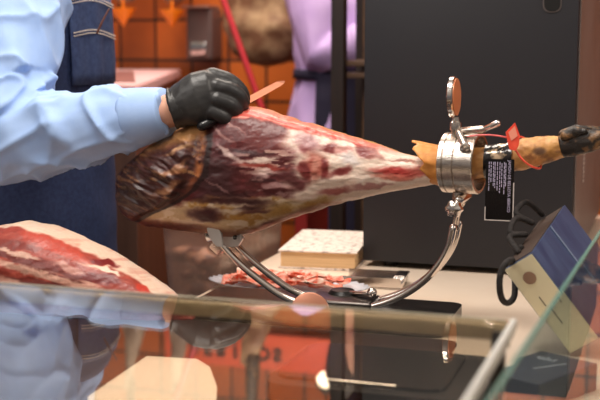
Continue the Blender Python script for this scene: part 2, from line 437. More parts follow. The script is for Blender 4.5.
QX, QY = side_px(X, Y + Yo, Z)
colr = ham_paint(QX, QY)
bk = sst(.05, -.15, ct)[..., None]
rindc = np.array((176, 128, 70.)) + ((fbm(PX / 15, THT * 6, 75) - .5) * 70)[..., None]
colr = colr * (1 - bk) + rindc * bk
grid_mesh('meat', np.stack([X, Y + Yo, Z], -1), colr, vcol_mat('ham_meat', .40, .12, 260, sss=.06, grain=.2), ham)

# shank under the ring and the trotter beyond it
def ring_loft(name, st, colfn, m, parent, nseg=64, ncol=120, noise_amp=.0015, seed=90, wr=1.0):
    """st: list of (px, top, bottom); round section in the plane Y=Y0 tube"""
    sx = [s[0] for s in st]; xs = np.linspace(sx[0], sx[-1], ncol)
    PX, T = np.meshgrid(xs, np.linspace(0, 2 * PI, nseg, endpoint=False), indexing='ij')
    tp = smooth_interp(PX, sx, [s[1] for s in st]); bt = smooth_interp(PX, sx, [s[2] for s in st])
    cy = (tp + bt) / 2; hh = (bt - tp) / 2
    X, Y, Z = at_Y_np(PX, cy, np.zeros_like(PX))
    r = hh * 1.72 / FPX + (fbm(PX / 7, T * 2.5, seed) - .5) * 2 * noise_amp
    Y = Y - r * np.cos(T) * wr; Z = Z + r * np.sin(T)
    return grid_mesh(name, np.stack([X, Y, Z], -1), colfn(PX, cy - hh * np.sin(T), T), m, parent)
def skin_col(px, py, T):
    c = np.zeros(px.shape + (3,)); c[...] = (196, 140, 78)
    n = fbm(px / 12, py / 7, 81)[..., None]; c = c + (n - .5) * 90
    a = sst(.56, .75, fbm(px / 8, py / 5, 82))[..., None] * .6; c = c * (1 - a) + np.array((120, 74, 44)) * a
    a = (sst(9, 4, np.hypot(px - 541, (py - 150) * 1.6)) * .8)[..., None]; c = c * (1 - a) + np.array((78, 52, 40)) * a
    a = (sst(10, 5, np.hypot(px - 551, (py - 164) * 1.7)) * .6)[..., None]; c = c * (1 - a) + np.array((110, 86, 74)) * a
    return c
SKIN_M = vcol_mat('ham_skin', .5, .5, 120)
ring_loft('shank', [(440, 152, 187), (455, 149, 184), (470, 147, 182), (486, 146, 178), (500, 144, 175), (512, 142, 172), (522, 138, 171), (535, 136, 168), (550, 135.5, 163), (562, 135.5, 158.5), (572, 137, 155), (577, 141, 151)], skin_col, SKIN_M, ham, wr=.95)
# loose flap of skin peeled back at the ring
bm = B(); rings = []
NS = 48
for i in range(9):
    u = i / 8; ring = []
    for k in range(NS):
        a = k * 2 * PI / NS
        s = math.sin(a); c = math.cos(a)
        xl = 426 - 12.5 * max(0, s) ** 1.5 + (7 if s < 0 else 0) * abs(s) + 2.5 * math.sin(a * 7) + 1.5 * math.sin(a * 13)
        px = xl + (443 - xl) * u
        cyp = 164 + 6 * u * 0.4; hr = (22.5 - 1.5 * u) + (2.5 * (1 - u) if s > 0 else -2 * (1 - u))
        p = at_Y(px, cyp, 0); r = hr * 1.72 / FPX
        ring.append(Vector((p.x, -r * c, p.z + r * s)))
    rings.append(ring)
loft(bm, rings, cap=False)
o = obj('skin_flap', bm, mat('flap_skin', (206, 128, 56), .45, c2=(228, 158, 84), scale=60, bump=.3, bscale=90), ham)
sm = o.modifiers.new('s', 'SOLIDIFY'); sm.thickness = .002; sm.offset = 0
# hoof: two toes and dew claw
hoof = None
HM = mat('hoof_horn', (40, 33, 29), .42, c2=(150, 108, 66), scale=70, bump=.8, bscale=90, lo=.50, hi=.72)
bm = B()
for yy, dz in ((-.011, 0.), (.011, .004)):
    P = [at_Y(562, 146, 0), at_Y(574, 143, 0), at_Y(588, 140.5, 0), at_Y(602, 138.5, 0), at_Y(612, 137.5, 0)]
    P = [p + Vector((0, yy * (.6 + .25 * i), dz)) for i, p in enumerate(P)]
    tube(bm, catmull(P, 5), [(.0125 * k, .0185 * k) for k in np.interp(np.linspace(0, 1, 21), [0, .25, .55, .85, 1], [.9, 1.05, .92, .62, .25])], 20)
obj('hoof', bm, HM, ham)
bm = B()
for (ax_, ay_, bx_, by_, yy) in ((566, 136, 585, 131, -.016), (564, 135, 590, 128.5, .006)):
    a_, b_ = at_Y(ax_, ay_, yy), at_Y(bx_, by_, yy * 1.3)
    tube(bm, [a_, a_.lerp(b_, .5) + Vector((0, 0, .003)), b_], [.009, .0085, .004], 14, round_ends=True)
obj('dew_claw', bm, HM, ham)

# ---------------- the stand
stand = thing('ham_stand', 'polished steel ham stand with clamping ring, curved twin bars and black base', 'ham stand', (.02, -.02, 0))
bx0, bx1, by0, by1 = -.165, .262, -.125, .062
poly = [(p[0] + (bx0 + bx1) / 2, p[1] + (by0 + by1) / 2) for p in rrect(bx1 - bx0, by1 - by0, .02)]
bm = B(); prism(bm, poly, 0.004, .022)
obj('base', bm, mat('black_base', (26, 22, 21), .25, c2=(32, 28, 26), scale=14), stand, smooth=False)
for sx in (bx0 + .03, bx1 - .03):
    for sy in (by0 + .03, by1 - .03):
        bm = B(); lathe(bm, [(0, .012), (.004, .012)], (sx, sy, 0), (0, 0, 1), 16); obj('foot', bm, BLACKMATTE, stand)
ARC = [(221, 234), (232, 248), (246, 262), (263, 276), (284, 291), (306, 301), (330, 307), (356, 307), (384, 301), (408, 291), (428, 277), (443, 260), (452, 243), (456, 226)]
for yo in (-.024, .024):
    pts = [at_Y(x, y, 0) + Vector((0, yo, 0)) for x, y in ARC]
    bm = B(); tube(bm, catmull(pts, 5), .0058, 14, hint=Vector((0, 1, 0)), round_ends=True); obj('curved_bar', bm, CHROME, stand)
# arc foot block bolted to base
p = at_Y(343, 309, 0)
bm = B(); add_box(bm, (p.x, 0, .026), (.11, .07, .012), bev=.004); obj('mounting_block', bm, DARKSTEEL, stand)
# cradle at the left end
c0 = at_Y(220, 234, 0)
t0 = (at_Y(221, 234, 0) - at_Y(240, 257, 0)).normalized()
bm = B()
rings = []
for i in range(13):
    v = -1 + 2 * i / 12
    y = v * .034; lift = .016 * v * v
    cpt = c0 + Vector((0, y, -.004 + lift))
    side = Vector((t0.z, 0, -t0.x))
    wd = .021 - .006 * v * v; tk = .0022
    ax = Vector((.93, 0, .36))
    nrm = Vector((-.36, 0, .93))
    rings.append([cpt + ax * wd + nrm * tk, cpt - ax * wd + nrm * tk, cpt - ax * wd - nrm * tk, cpt + ax * wd - nrm * tk])
loft(bm, rings)
obj('cradle', bm, CHROME, stand, angle=40)
for (dx, dy) in ((-.012, -.030), (.012, -.030), (0, .03)):
    q = c0 + Vector((dx, dy, .010)); bm = B(); tube(bm, [q, q + Vector((0, 0, .018))], [.004, .0015], 10, round_ends=True); obj('spike', bm, CHROME, stand)
def px_plate(name, pts, Y, th_, m_, par):
    bm = B(); f = [bm.verts.new(at_Y(x, y, Y) + Vector((0, -th_ / 2, 0))) for x, y in pts]; k = [bm.verts.new(v.co + Vector((0, th_, 0))) for v in f]; n = len(f)
    bm.faces.new(f); bm.faces.new(k[::-1])
    for i in range(n): bm.faces.new((f[i], k[i], k[(i + 1) % n], f[(i + 1) % n]))
    bmesh.ops.bevel(bm, geom=[e for e in bm.edges], offset=.0008, segments=2, affect='EDGES')
    return obj(name, bm, m_, par, angle=35)
CRS = mat('cradle_steel', (226, 222, 218), .28, .65)
px_plate('fork_plate', [(206.5, 221), (209, 219), (212, 222), (219, 228), (222, 234), (223, 247), (217, 246), (211, 239), (208, 231)], -.047, .007, CRS, stand)
px_plate('fork_plate', [(221, 223), (233, 222), (240, 228), (243, 239), (239, 246), (227, 247), (222, 240)], -.024, .008, CRS, stand)
bm = B(); add_box(bm, c0 + Vector((.004, 0, -.016)), (.022, .036, .03), Matrix.Rotation(math.radians(40), 3, 'Y'), bev=.003); obj('cradle_bracket', bm, STEEL, stand, angle=40)
bm = B(); q = at_Y(236, 236, -.02); tube(bm, [q, q + Vector((.004, -.016, 0))], .0035, 10, round_ends=True); obj('set_screw', bm, DARKSTEEL, stand)
# ring
rc0 = at_Y(445, 163, 0); rc1 = at_Y(481, 163, 0); AX = Vector((math.cos(.14), -math.sin(.14), 0)); RCZ = rc0.z + .001
L = rc1.x - rc0.x; RO, RI = .0475, .0415
c = Vector((rc0.x, .5 * L * math.sin(.14), RCZ))
bm = B()
prof = [(0, RI), (0, RO - .0015), (.0015, RO)]
for gx in (.009, .026):
    prof += [(gx - .0012, RO), (gx, RO - .0018), (gx + .0012, RO)]
prof += [(L - .0015, RO), (L, RO - .0015), (L, RI)]
a_, b_ = frame_from(AX)
lathe_r = [[c + AX * h + (a_ * math.cos(k * 2 * PI / 72) + b_ * math.sin(k * 2 * PI / 72)) * r for k in range(72)] for h, r in prof]
loft(bm, lathe_r, cap=False, closed=True)
obj('clamp_ring', bm, STEEL, stand, angle=28)
def stick(name, pts, rad, m=STEEL, seg=16, parent=stand):
    bm = B(); tube(bm, pts, rad, seg, round_ends=True); return obj(name, bm, m, parent)
# top screw with disc handle
def ringY(px, py, y): return at_Y(px, py, y)
tp = at_Y(455, 133, -.012)
stick('screw_stem', [tp, at_Y(455, 126, -.012)], .0062)
bm = B(); lathe(bm, [(0, .0095), (.006, .0095), (.012, .0085), (.014, .006), (.02, .005)], at_Y(455.5, 130, -.012), (0, 0, 1), 24); obj('screw_collar', bm, STEEL, stand, angle=35)
dc = at_Y(453.5, 97, -.012)
dax = Vector((.999, -.035, .02)).normalized()
bm = B(); lathe(bm, [(-.0045, .024), (-.0045, .030), (-.003, .0322), (.003, .0322), (.0045, .030), (.0045, .024), (.0045, 0.0001)], dc, dax, 48)
obj('disc_handle', bm, CHROME, stand, angle=30)
bm = B(); lathe(bm, [(.0046, .0285), (.0058, .0285), (.006, .027)], dc, dax, 48)
obj('disc_face', bm, mat('disc_orange_reflection', (226, 140, 96), .35, .2), stand, angle=30)['label'] = 'steel disc face with painted orange reflection'  # orange reflected in the steel disc, put into its base colour
stick('clamp_lever', [at_Y(463, 131, -.02), at_Y(483, 129.5, -.024)], .0062)
stick('lever_tip', [at_Y(484, 129.5, -.024), at_Y(497, 123.5, -.03)], [.0048, .0055], CHROME)
stick('side_screw', [at_Y(459, 133, -.03), at_Y(466, 148, -.047)], [.0055, .006], STEEL)
bm = B(); lathe(bm, [(0, .0085), (.004, .0085), (.005, .007)], at_Y(465, 147, -.046), (.2, -.75, -.6), 20); obj('screw_nut', bm, CHROME, stand, angle=35)
# joint under the ring
stick('ring_post', [Vector((at_Y(459, 193, 0).x, 0, RCZ - RO - .001)), at_Y(459, 202, 0)], .0105)
stick('pivot', [at_Y(459, 200, -.018), at_Y(467, 196, .02)], .0085, CHROME)
bm = B()
kc = at_Y(454, 209, -.034); kax = Vector((-.25, -.93, .1)).normalized(); ka, kb = frame_from(kax); rr_ = []
for h, s in ((-.006, .8), (-.005, 1), (.004, 1), (.0062, .75), (.0075, .3)):
    rr_.append([kc + kax * h + (ka * math.cos(k * 2 * PI / 48) + kb * math.sin(k * 2 * PI / 48)) * (.0125 + .0013 * math.cos(k * 2 * PI / 48 * 6)) * s for k in range(48)])
loft(bm, rr_); obj('star_knob', bm, CHROME, stand, angle=40)
for yo in (-.012, .012):
    a0 = at_Y(459, 203, 0); a1 = at_Y(455, 228, 0)
    bm = B(); tube(bm, [a0 + Vector((0, yo, 0)), a1 + Vector((0, yo, 0))], [(.0075, .003), (.0085, .003)], 14, hint=Vector((1, 0, 0)), round_ends=True); obj('link_plate', bm, STEEL, stand)
stick('link_bolt', [at_Y(453, 228, -.021), at_Y(456, 228, .02)], .0065, CHROME)
stick('knob_screw', [at_Y(456, 207.5, -.03), at_Y(459, 205, .015)], .005, CHROME)
# locking lever, disc and black hub at the bottom of the arc
bm = B(); lathe(bm, [(-.004, .027), (-.003, .0295), (.003, .0295), (.004, .0275), (.0045, .0001)], at_Y(310, 312, -.165), Vector((.12, -.97, .2)), 40)
obj('lower_disc', bm, mat('lower_disc_reflection', (206, 142, 116), .35, .6), stand, angle=30)['label'] = 'round steel disc knob with painted orange reflection'  # copper tint stands in for orange mirrored by the polished steel
stick('disc_stem', [at_Y(310, 310, -.162), at_Y(322, 305, -.026)], .006, CHROME)
bm = B(); lathe(bm, [(0, .024), (.010, .024), (.016, .019), (.018, .008)], Vector((at_Y(341, 300, .02).x, .028, .022)), (0, 0, 1), 32); obj('hub', bm, BLACK, stand, angle=35)
hb = Vector((at_Y(341, 300, .02).x, .028, .03))
stick('lock_lever', [hb + Vector((.008, -.004, .004)), at_Y(370, 294, .0)], .0038, CHROME)
bm = B(); bmesh.ops.create_uvsphere(bm, u_segments=18, v_segments=12, radius=.0085, matrix=Matrix.Translation(at_Y(372, 293, 0))); obj('lever_ball', bm, CHROME, stand)

# ---------------- tag on the shank and red seal
tg = thing('product_tag', 'black printed tag hanging from the shank right of the steel ring', 'tag', tuple(at_Y(499, 170, -.03)))
yt = -.034
o_ = at_Y(499.5, 190, yt); sc = 1.72 / FPX
TAX = Vector((1, .03, 0)).normalized()
bm = B(); plate(bm, o_, TAX, (0, 0, 1), rrect(29 * sc, 64 * sc, .001, 2), .001); obj('tag_card', bm, mat('black_card', (14, 11, 14), .2, coat=.3), tg, smooth=False)
TW = mat('tag_print', (196, 186, 214), .5)
nY = TAX.cross(Vector((0, 0, 1)))
text_mesh('tag_text', 'JAMÓN DE BELLOTA IBÉRICO', .0060, o_ + TAX * (9.6 * sc) + Vector((0, 0, 4 * sc)) + nY * .001, (0, 0, -1), TAX, TW, tg, .0003)
bm = B(); random.seed(3)
for cx_, l0, l1 in ((-11, 29, 3), (-9, 29, 9), (-6.5, 29, 5), (-5, 29, 2), (-2.5, 29, 4), (0, 29, -1), (2, 28, 6), (4.5, 29, 0), (6, 28, 4)):
    z = l0
    while z > l1:
        ln = random.uniform(1.5, 5)
        add_box(bm, o_ + TAX * (cx_ * sc) + Vector((0, 0, (z - ln / 2) * sc)) + nY * .0008, (.0011, .0005, ln * sc)); z -= ln + .9
obj('fine_print', bm, TW, tg, smooth=False)
bm = B()
plate(bm, o_ + TAX * (14.3 * sc) + nY * .0004, TAX, (0, 0, 1), [(-.0006, -32 * sc), (.0008, -32 * sc), (.0008, 8 * sc), (-.0006, 8 * sc)], .0012)
plate(bm, o_ - TAX * (14.3 * sc) + nY * .0004, TAX, (0, 0, 1), [(-.0006, -32 * sc), (.0006, -32 * sc), (.0006, -18 * sc), (-.0006, -18 * sc)], .0012)
plate(bm, o_ + nY * .0004 - Vector((0, 0, 31.6 * sc)), TAX, (0, 0, 1), [(-14 * sc, -.0006), (14 * sc, -.0006), (14 * sc, .0006), (-14 * sc, .0006)], .0012)
obj('tag_edge', bm, mat('tag_edge', (226, 214, 208), .4), tg, smooth=False)
bm = B(); rings = []
for i in range(15):
    px = 485.5 + 28 * i / 14; cyp = 161.5 - 2.8 * i / 14
    pc = at_Y(px, cyp, 0); rr0 = 17.2 * sc
    rings.append([pc + Vector((0, -math.cos(k * 2 * PI / 40) * rr0 * (1 + .05 * math.sin(k * 3 + i * 1.7) + .035 * math.sin(k * 1.3 - i * 2.9)), math.sin(k * 2 * PI / 40) * rr0 * (1 + .05 * math.sin(k * 3 + i * 1.7)))) for k in range(40)])
loft(bm, rings, cap=False)
o = obj('foil_band', bm, mat('black_gold_foil', (26, 22, 20), .18, .3, c2=(206, 178, 146), scale=55, lo=.56, hi=.66, detail=2, coat=.5), tg)
RED = mat('red_plastic', (226, 66, 48), .35, c2=(240, 90, 66), scale=60)
sl = thing('seal_tag', 'red plastic seal tag with its strap tied around the trotter', 'seal', tuple(at_Y(513, 138, -.03)))
so = at_Y(512.5, 137, -.036)
bm = B(); plate(bm, so, RV, UP, [(x * sc, y * sc) for x, y in ((-7, 5), (2.5, 14.5), (7.5, 1), (6, -9), (3, -14), (-3, -13), (-4.5, -7))], .003)
obj('seal_body', bm, RED, sl, smooth=False)
bm = B(); plate(bm, so - FW * .002, RV, UP, [(x * sc, y * sc) for x, y in ((-4.5, 4.5), (2, 11), (5, 1), (-1.5, -4))], .001)
obj('seal_window', bm, mat('seal_pale', (240, 150, 126), .3), sl, smooth=False)
loop = [at_Y(515, 149, -.030), at_Y(521, 158, -.034), at_Y(529, 165, -.031), at_Y(538, 168.5, -.018), at_Y(541, 165, .005), at_Y(536, 150, .03), at_Y(524, 138, .024), at_Y(515, 137.5, -.004), at_Y(513, 141, -.026)]
bm = B(); tube(bm, catmull(loop, 6), .0016, 8); obj('strap', bm, RED, sl)
bm = B(); tube(bm, catmull([at_Y(507, 137.5, -.034), at_Y(495, 135.5, -.036), at_Y(482, 135, -.038), at_Y(467, 136.5, -.0425)], 5), .0013, 8)
obj('tail', bm, mat('pink_strap', (236, 110, 110), .4), sl)

# ---------------- charcoal cabinet behind
fl = at_Z(362.5, 260.5, .012); FLX = fl.x; FY = fl.y
frx = at_Y(573, 200, FY).x; DEP = .78; HT = .62
cab = thing('equipment_cabinet', 'tall charcoal metal cabinet standing behind the ham hoof', 'cabinet', ((FLX + frx) / 2, FY + DEP / 2, 0))
CHM = mat('charcoal_metal', (38, 37, 41), .45, c2=(35, 34, 38), scale=4, spec=.4)
bm = B(); add_box(bm, ((FLX + frx) / 2, FY + DEP / 2, .012 + HT / 2), (frx - FLX, DEP, HT), bev=.004, seg=2)
obj('housing', bm, CHM, cab, angle=30)
bm = B(); add_box(bm, (frx + .0015, FY + DEP / 2 + .004, .012 + HT / 2), (.003, DEP - .012, HT - .02), bev=.001)
sp_ = obj('side_panel', bm, mat('grey_side', (116, 106, 104), .45, c2=(106, 94, 90), scale=5), cab, smooth=False); sp_['label'] = 'lighter grey side panel'
hs = at_Y(552.5, -3, FY)
bm = B(); plate(bm, hs - Vector((0, .0008, 0)), (1, 0, 0), (0, 0, 1), rrect(.034, .056, .013), .0016); obj('handle_rim', bm, mat('rim_grey', (84, 76, 74), .4), cab, smooth=False)
bm = B(); plate(bm, hs - Vector((0, .002, 0)), (1, 0, 0), (0, 0, 1), rrect(.029, .051, .012), .0016); obj('slot_shade_plate', bm, mat('recess_shade_black', (5, 4, 4), .8), cab, smooth=False)  # flat black plate stands in for the shade inside the handle recess
for fx_ in (FLX + .05, frx - .05):
    for fy_ in (FY + .03, FY + DEP - .03):
        bm = B(); lathe(bm, [(0, .013), (.013, .015)], (fx_, fy_, 0), (0, 0, 1), 18); obj('foot', bm, BLACKMATTE, cab)
bm = B(); random.seed(5)
for k in range(7):
    add_box(bm, (frx + .0034, FY + .19 + random.uniform(-.005, .005), at_Y(596, 156 + k * 4.4, FY + .17).z), (.0008, random.uniform(.014, .03), .005))
obj('side_lettering', bm, mat('pale_letter', (190, 182, 178), .5), cab, smooth=False)

# ---------------- book behind the plate
f0 = at_Z(279, 268, 0); f1 = at_Z(356, 271, 0)
fdir = (f1 - f0).normalized(); fdir.z = 0; bdir = Vector((-fdir.y, fdir.x, 0)); BW = (f1 - f0).length; BD = .25; BH = .036
bk = thing('thick_book', 'thick book with mottled grey cover lying flat left of the charcoal cabinet', 'book', tuple(f0 + fdir * BW / 2 + bdir * BD / 2))
RB = Matrix((fdir, bdir, Vector((0, 0, 1)))).transposed()
bc = f0 + fdir * BW / 2 + bdir * BD / 2
PAGE = mat('page_edges', (224, 188, 142), .7, c2=(208, 170, 124), scale=8, stretch=(1, 1, 60))
COVER = mat('mottled_cover', (232, 216, 204), .5, c2=(120, 100, 92), scale=85, detail=8, lo=.50, hi=.72)
bm = B(); add_box(bm, bc + Vector((0, 0, BH / 2)), (BW - .006, BD - .006, BH - .004), RB); obj('page_block', bm, PAGE, bk, smooth=False)
bm = B(); add_box(bm, bc + Vector((0, 0, BH - .001)), (BW + .003, BD + .004, .003), RB, bev=.0008); obj('front_cover', bm, COVER, bk, smooth=False)
bm = B(); add_box(bm, bc + Vector((0, 0, .0016)), (BW + .003, BD + .004, .003), RB, bev=.0008); obj('back_cover', bm, COVER, bk, smooth=False)

# ---------------- tray, plate and slices
pc = at_Z(288, 285, .012)
PA, PB = .150, .064
pl = thing('serving_plate', 'oval white fluted paper plate of sliced ham behind the stand bars', 'plate', (pc.x, pc.y, 0))
bm = B(); NP = 144
prr = []
for (s, z, fl_) in ((.0, .004, 0), (.55, .004, 0), (.78, .005, .1), (.86, .010, .5), (1.0, .017, 1.), (1.0, .0155, 1.), (.86, .0085, .5), (.76, .002, .1), (.0, .002, 0)):
    prr.append([Vector((pc.x + PA * max(s, .001) * math.cos(k * 2 * PI / NP) * (1 + .012 * fl_ * math.cos(k * 2 * PI / NP * 36)), pc.y + PB * max(s, .001) * math.sin(k * 2 * PI / NP) * (1 + .02 * fl_ * math.cos(k * 2 * PI / NP * 36)), z + .001 * fl_ * math.cos(k * 2 * PI / NP * 36))) for k in range(NP)])
loft(bm, prr)
o = obj('dish', bm, mat('paper_plate', (214, 214, 220), .4, c2=(196, 196, 206), scale=12), pl)
SLM = mat('ham_slice_meat', (246, 104, 72), .35, c2=(254, 212, 192), scale=36, detail=3, stretch=(1, 2.4, 1), lo=.42, hi=.68, sss=.1)
SLM2 = mat('ham_slice_meat_pale', (250, 128, 94), .35, c2=(255, 222, 204), scale=28, detail=3, stretch=(2, 1, 1), lo=.40, hi=.62, sss=.1)
random.seed(11)
slice_src = []
for k in range(4):
    bm = B(); n = 12; mth_ = 6; grid = []
    for i in range(n + 1):
        row = []
        for j in range(mth_ + 1):
            u = i / n * 2 - 1; v = j / mth_ * 2 - 1
            x = u * .036; wv = .017 * math.sqrt(max(.06, 1 - u * u * .9)); y = v * wv + .004 * math.sin(u * 3 + k)
            z = .0028 * math.sin(u * 5 + k * 1.3 + v) + .002 * math.cos(v * 4 + u * 3 + k) + .004 * (v * v) * (.5 if k % 2 else 1)
            row.append(bm.verts.new((x, y, z)))
        grid.append(row)
    for i in range(n):
        for j in range(mth_): bm.faces.new((grid[i][j], grid[i + 1][j], grid[i + 1][j + 1], grid[i][j + 1]))
    me = bpy.data.meshes.new('ham_slice'); bm.to_mesh(me); bm.free()
    me.polygons.foreach_set('use_smooth', [True] * len(me.polygons)); me.materials.append(SLM if k % 2 else SLM2)
    slice_src.append(me)
for k in range(30):
    a = k * 2.399; r = math.sqrt((k + .5) / 30) * .78
    o = bpy.data.objects.new('ham_slice', slice_src[k % 4]); COL.objects.link(o)
    o.location = (pc.x - .014 + PA * .84 * r * math.cos(a), pc.y + PB * .80 * r * math.sin(a), .0165 + .010 * (1 - r) + .0012 * (k % 5))
    o.rotation_euler = (random.uniform(-.12, .12), random.uniform(-.12, .12), random.uniform(0, PI))
    md = o.modifiers.new('s', 'SOLIDIFY'); md.thickness = .0012
    tag(o, 'thin red and white ham slice in the overlapping heap on the fluted plate', 'ham slice', 'ham slices on the fluted plate')
# long tongs / steel box right of the plate
t0_ = at_Z(387, 291, .0)
tr = thing('steel_tray', 'narrow steel tray with ridged end standing right of the plate of ham', 'tray', (t0_.x, t0_.y, 0))
RT = Matrix.Rotation(math.radians(4), 3, 'Z')
tc_ = Vector((t0_.x - .035, t0_.y + .045, .0))
bm = B(); add_box(bm, tc_ + Vector((0, 0, .003)), (.11, .07, .004), RT, bev=.001)
add_box(bm, tc_ + RT @ Vector((0, .034, .011)), (.11, .002, .02), RT)
add_box(bm, tc_ + RT @ Vector((0, -.034, .011)), (.11, .002, .02), RT)
obj('pan', bm, CHROME, tr, smooth=False)
bm = B()
for k in range(5):
    q = tc_ + RT @ Vector((.042 + k * .004, 0, .0)); tube(bm, [q + RT @ Vector((0, -.034, .02)), q + RT @ Vector((0, .034, .02))], .0026, 8, hint=Vector((0, 0, 1)))
add_box(bm, tc_ + RT @ Vector((.056, 0, .011)), (.002, .07, .02), RT)
obj('ridged_end', bm, CHROME, tr)

# ---------------- plastic bin with contents
ZR = .118; ZB0 = -.10
b0x, b1x, b0y, b1y = -.365, -.218, .20, .62
bn = thing('plastic_bin', 'translucent plastic bin of brown offcuts under the rump of the ham', 'bin', ((b0x + b1x) / 2, (b0y + b1y) / 2, ZB0))
bcx, bcy = (b0x + b1x) / 2, (b0y + b1y) / 2; bw_ = b1x - b0x - .02; bd_ = b1y - b0y - .02
def bin_ring(w_, d_, z, r=.03): return [Vector((bcx + p[0], bcy + p[1], z)) for p in rrect(w_, d_, r, 5)]
bm = B()
loft(bm, [bin_ring(bw_ - .02, bd_ - .02, ZB0 + .001), bin_ring(bw_, bd_, ZR - .012), bin_ring(bw_, bd_, ZR), bin_ring(bw_ - .008, bd_ - .008, ZR), bin_ring(bw_ - .008, bd_ - .008, ZR - .012), bin_ring(bw_ - .026, bd_ - .026, ZB0 + .004)])
CLR = mat('milky_plastic', (214, 186, 172), .25, trans=.75, ior=1.2, alpha=.55)
obj('tub', bm, CLR, bn, angle=40)
bm = B(); loft(bm, [bin_ring(bw_ + .018, bd_ + .018, ZR - .012), bin_ring(bw_ + .018, bd_ + .018, ZR + .002), bin_ring(bw_ - .004, bd_ - .004, ZR + .002), bin_ring(bw_ - .004, bd_ - .004, ZR - .012)], cap=False, closed=True)
obj('rim', bm, mat('pink_rim', (206, 164, 150), .3, alpha=.9), bn, angle=40)
bm = B(); random.seed(21)
for k in range(60):
    q = Vector((bcx + random.uniform(-.26, .26) * bw_, bcy + random.uniform(-.40, .40) * bd_, random.uniform(ZB0 + .03, .07)))
    bmesh.ops.create_icosphere(bm, subdivisions=2, radius=random.uniform(.012, .024), matrix=Matrix.Translation(q) @ Matrix.Rotation(random.random() * 6, 4, 'X') @ Matrix.Diagonal((1.3, 1, .7, 1)))
bm = remesh(bm, .006, 2); displace(bm, lambda p, n: (mnoise.noise(p * 60)) * .004)
o = obj('offcuts', bm, mat('offcut_meat', (92, 54, 44), .5, c2=(176, 130, 104), scale=30, lo=.5, hi=.62), None)
o['kind'] = 'stuff'; ls_ = thing('low_shelf', 'dark brown low shelf unit carrying the translucent bin', 'shelf', (bcx, bcy, FLOOR))
bm = B(); add_box(bm, (bcx + .003, bcy, ZB0 - .012), (.150, .45, .024), bev=.002); obj('shelf_top', bm, mat('dark_shelf', (58, 40, 34), .4), ls_, smooth=False)
bm = B(); add_box(bm, (bcx + .003, bcy, (FLOOR + ZB0 - .024) / 2), (.142, .43, ZB0 - .024 - FLOOR)); obj('shelf_body', bm, mat('dark_shelf_body', (70, 48, 40), .45), ls_, smooth=False)
tag(o, 'heap of brown ham offcuts inside the translucent bin', 'meat')

# ---------------- whole ham lying in the left foreground
LTX = [-70, -55, -30, 0, 22, 45, 60, 90, 130, 160, 188, 197]
LTY = [262, 246, 234, 226, 221.5, 226, 231.5, 245, 267, 288, 309, 319]
LBX = [-70, -55, -30, 0, 60, 100, 150, 185, 197]
LBY = [286, 300, 315, 322, 330, 332, 331, 329, 326]
lh = thing('boned_ham', 'large cut ham with red lean and white fat lying left of the stand', 'ham', (at_Y(60, 300, -.12).x, -.12, 0))
xs2 = np.linspace(-70, 197, 240); PX2, T2 = np.meshgrid(xs2, np.linspace(0, 2 * PI, 200, endpoint=False), indexing='ij')
tp2 = smooth_interp(PX2, LTX, LTY); bt2 = smooth_interp(PX2, LBX, LBY); cy2 = (tp2 + bt2) / 2; hh2 = (bt2 - tp2) / 2
W2 = smooth_interp(PX2, [-70, -40, 20, 100, 160, 205], [.02, .05, .085, .075, .05, .012])
c2_, s2_ = np.cos(T2), np.sin(T2)
PY2 = cy2 - hh2 * np.sign(s2_) * np.abs(s2_) ** .8
X2, Y2, Z2 = at_Y_np(PX2, PY2, np.full_like(PX2, -.12))
Y2 = Y2 - W2 * np.sign(c2_) * np.abs(c2_) ** .8 - (fbm(PX2 / 20, PY2 / 10, 101) - .5) * .008
Z2 = np.maximum(Z2 + (fbm(PX2 / 16, T2 * 2, 102) - .5) * .004, .0034)
PX2, PY2 = side_px(X2, Y2, Z2); tp2 = smooth_interp(PX2, LTX, LTY)
dd = PY2 - tp2; wd2 = dd + (fbm(PX2 / 22, PY2 / 10, 103) - .5) * 9
cl = np.zeros(PX2.shape + (3,)); cl[...] = (158, 66, 54)
def lp(c, a):
    global cl
    a = np.clip(a, 0, 1)[..., None]; cl = cl * (1 - a) + np.array(c, float) * a
lp((192, 84, 66), sst(.45, .7, fbm(PX2 / 26, PY2 / 6, 104)) * .6)
sl2 = PY2 - PX2 * .28
lp((222, 170, 150), sst(.55, .66, fbm(PX2 / 60, sl2 / 6, 108)) * sst(14, 22, dd) * .9); lp((104, 44, 40), sst(.56, .68, fbm(PX2 / 60, sl2 / 5, 109)) * sst(14, 22, dd) * .8)
lp((236, 206, 182), sst(9, 5.5, wd2 * np.interp(PX2, [0, 18, 26, 60, 120, 200], [3, 2, .8, .75, .8, .7])))
lp((216, 140, 118), sst(.5, .7, fbm(PX2 / 24, PY2 / 5, 105)) * sst(12, 5, wd2) * .5)
def lell(cx, cy, rx, ry, a_=0):
    t = math.radians(a_); dx = PX2 + (fbm(PX2 / 12, PY2 / 9, 106) - .5) * 14 - cx; dy = PY2 + (fbm(PX2 / 12, PY2 / 9, 107) - .5) * 8 - cy
    return 1 - sst(.75, 1.25, np.hypot((dx * math.cos(t) + dy * math.sin(t)) / rx, (-dx * math.sin(t) + dy * math.cos(t)) / ry))
lp((190, 74, 56), lell(56, 247, 36, 6.5, 22)); lp((132, 52, 44), lell(15, 245, 22, 5, 8)); lp((120, 48, 42), lell(40, 262, 60, 4, 14) * .85)
lp((226, 178, 158), lell(16, 254, 24, 2.5, 14)); lp((224, 170, 150), lell(35, 272, 45, 3, 16)); lp((214, 160, 146), lell(70, 268, 18, 4, 20) * .8)
lp((124, 36, 36), lell(105, 263, 13, 3, 15)); lp((118, 36, 36), lell(102, 279, 20, 5, 8)); lp((238, 212, 190), lell(106, 270, 16, 2.2, 22))
lp((196, 62, 46), lell(142, 288, 9, 4, 30)); lp((150, 60, 52), sst(292, 302, PY2) * .8)
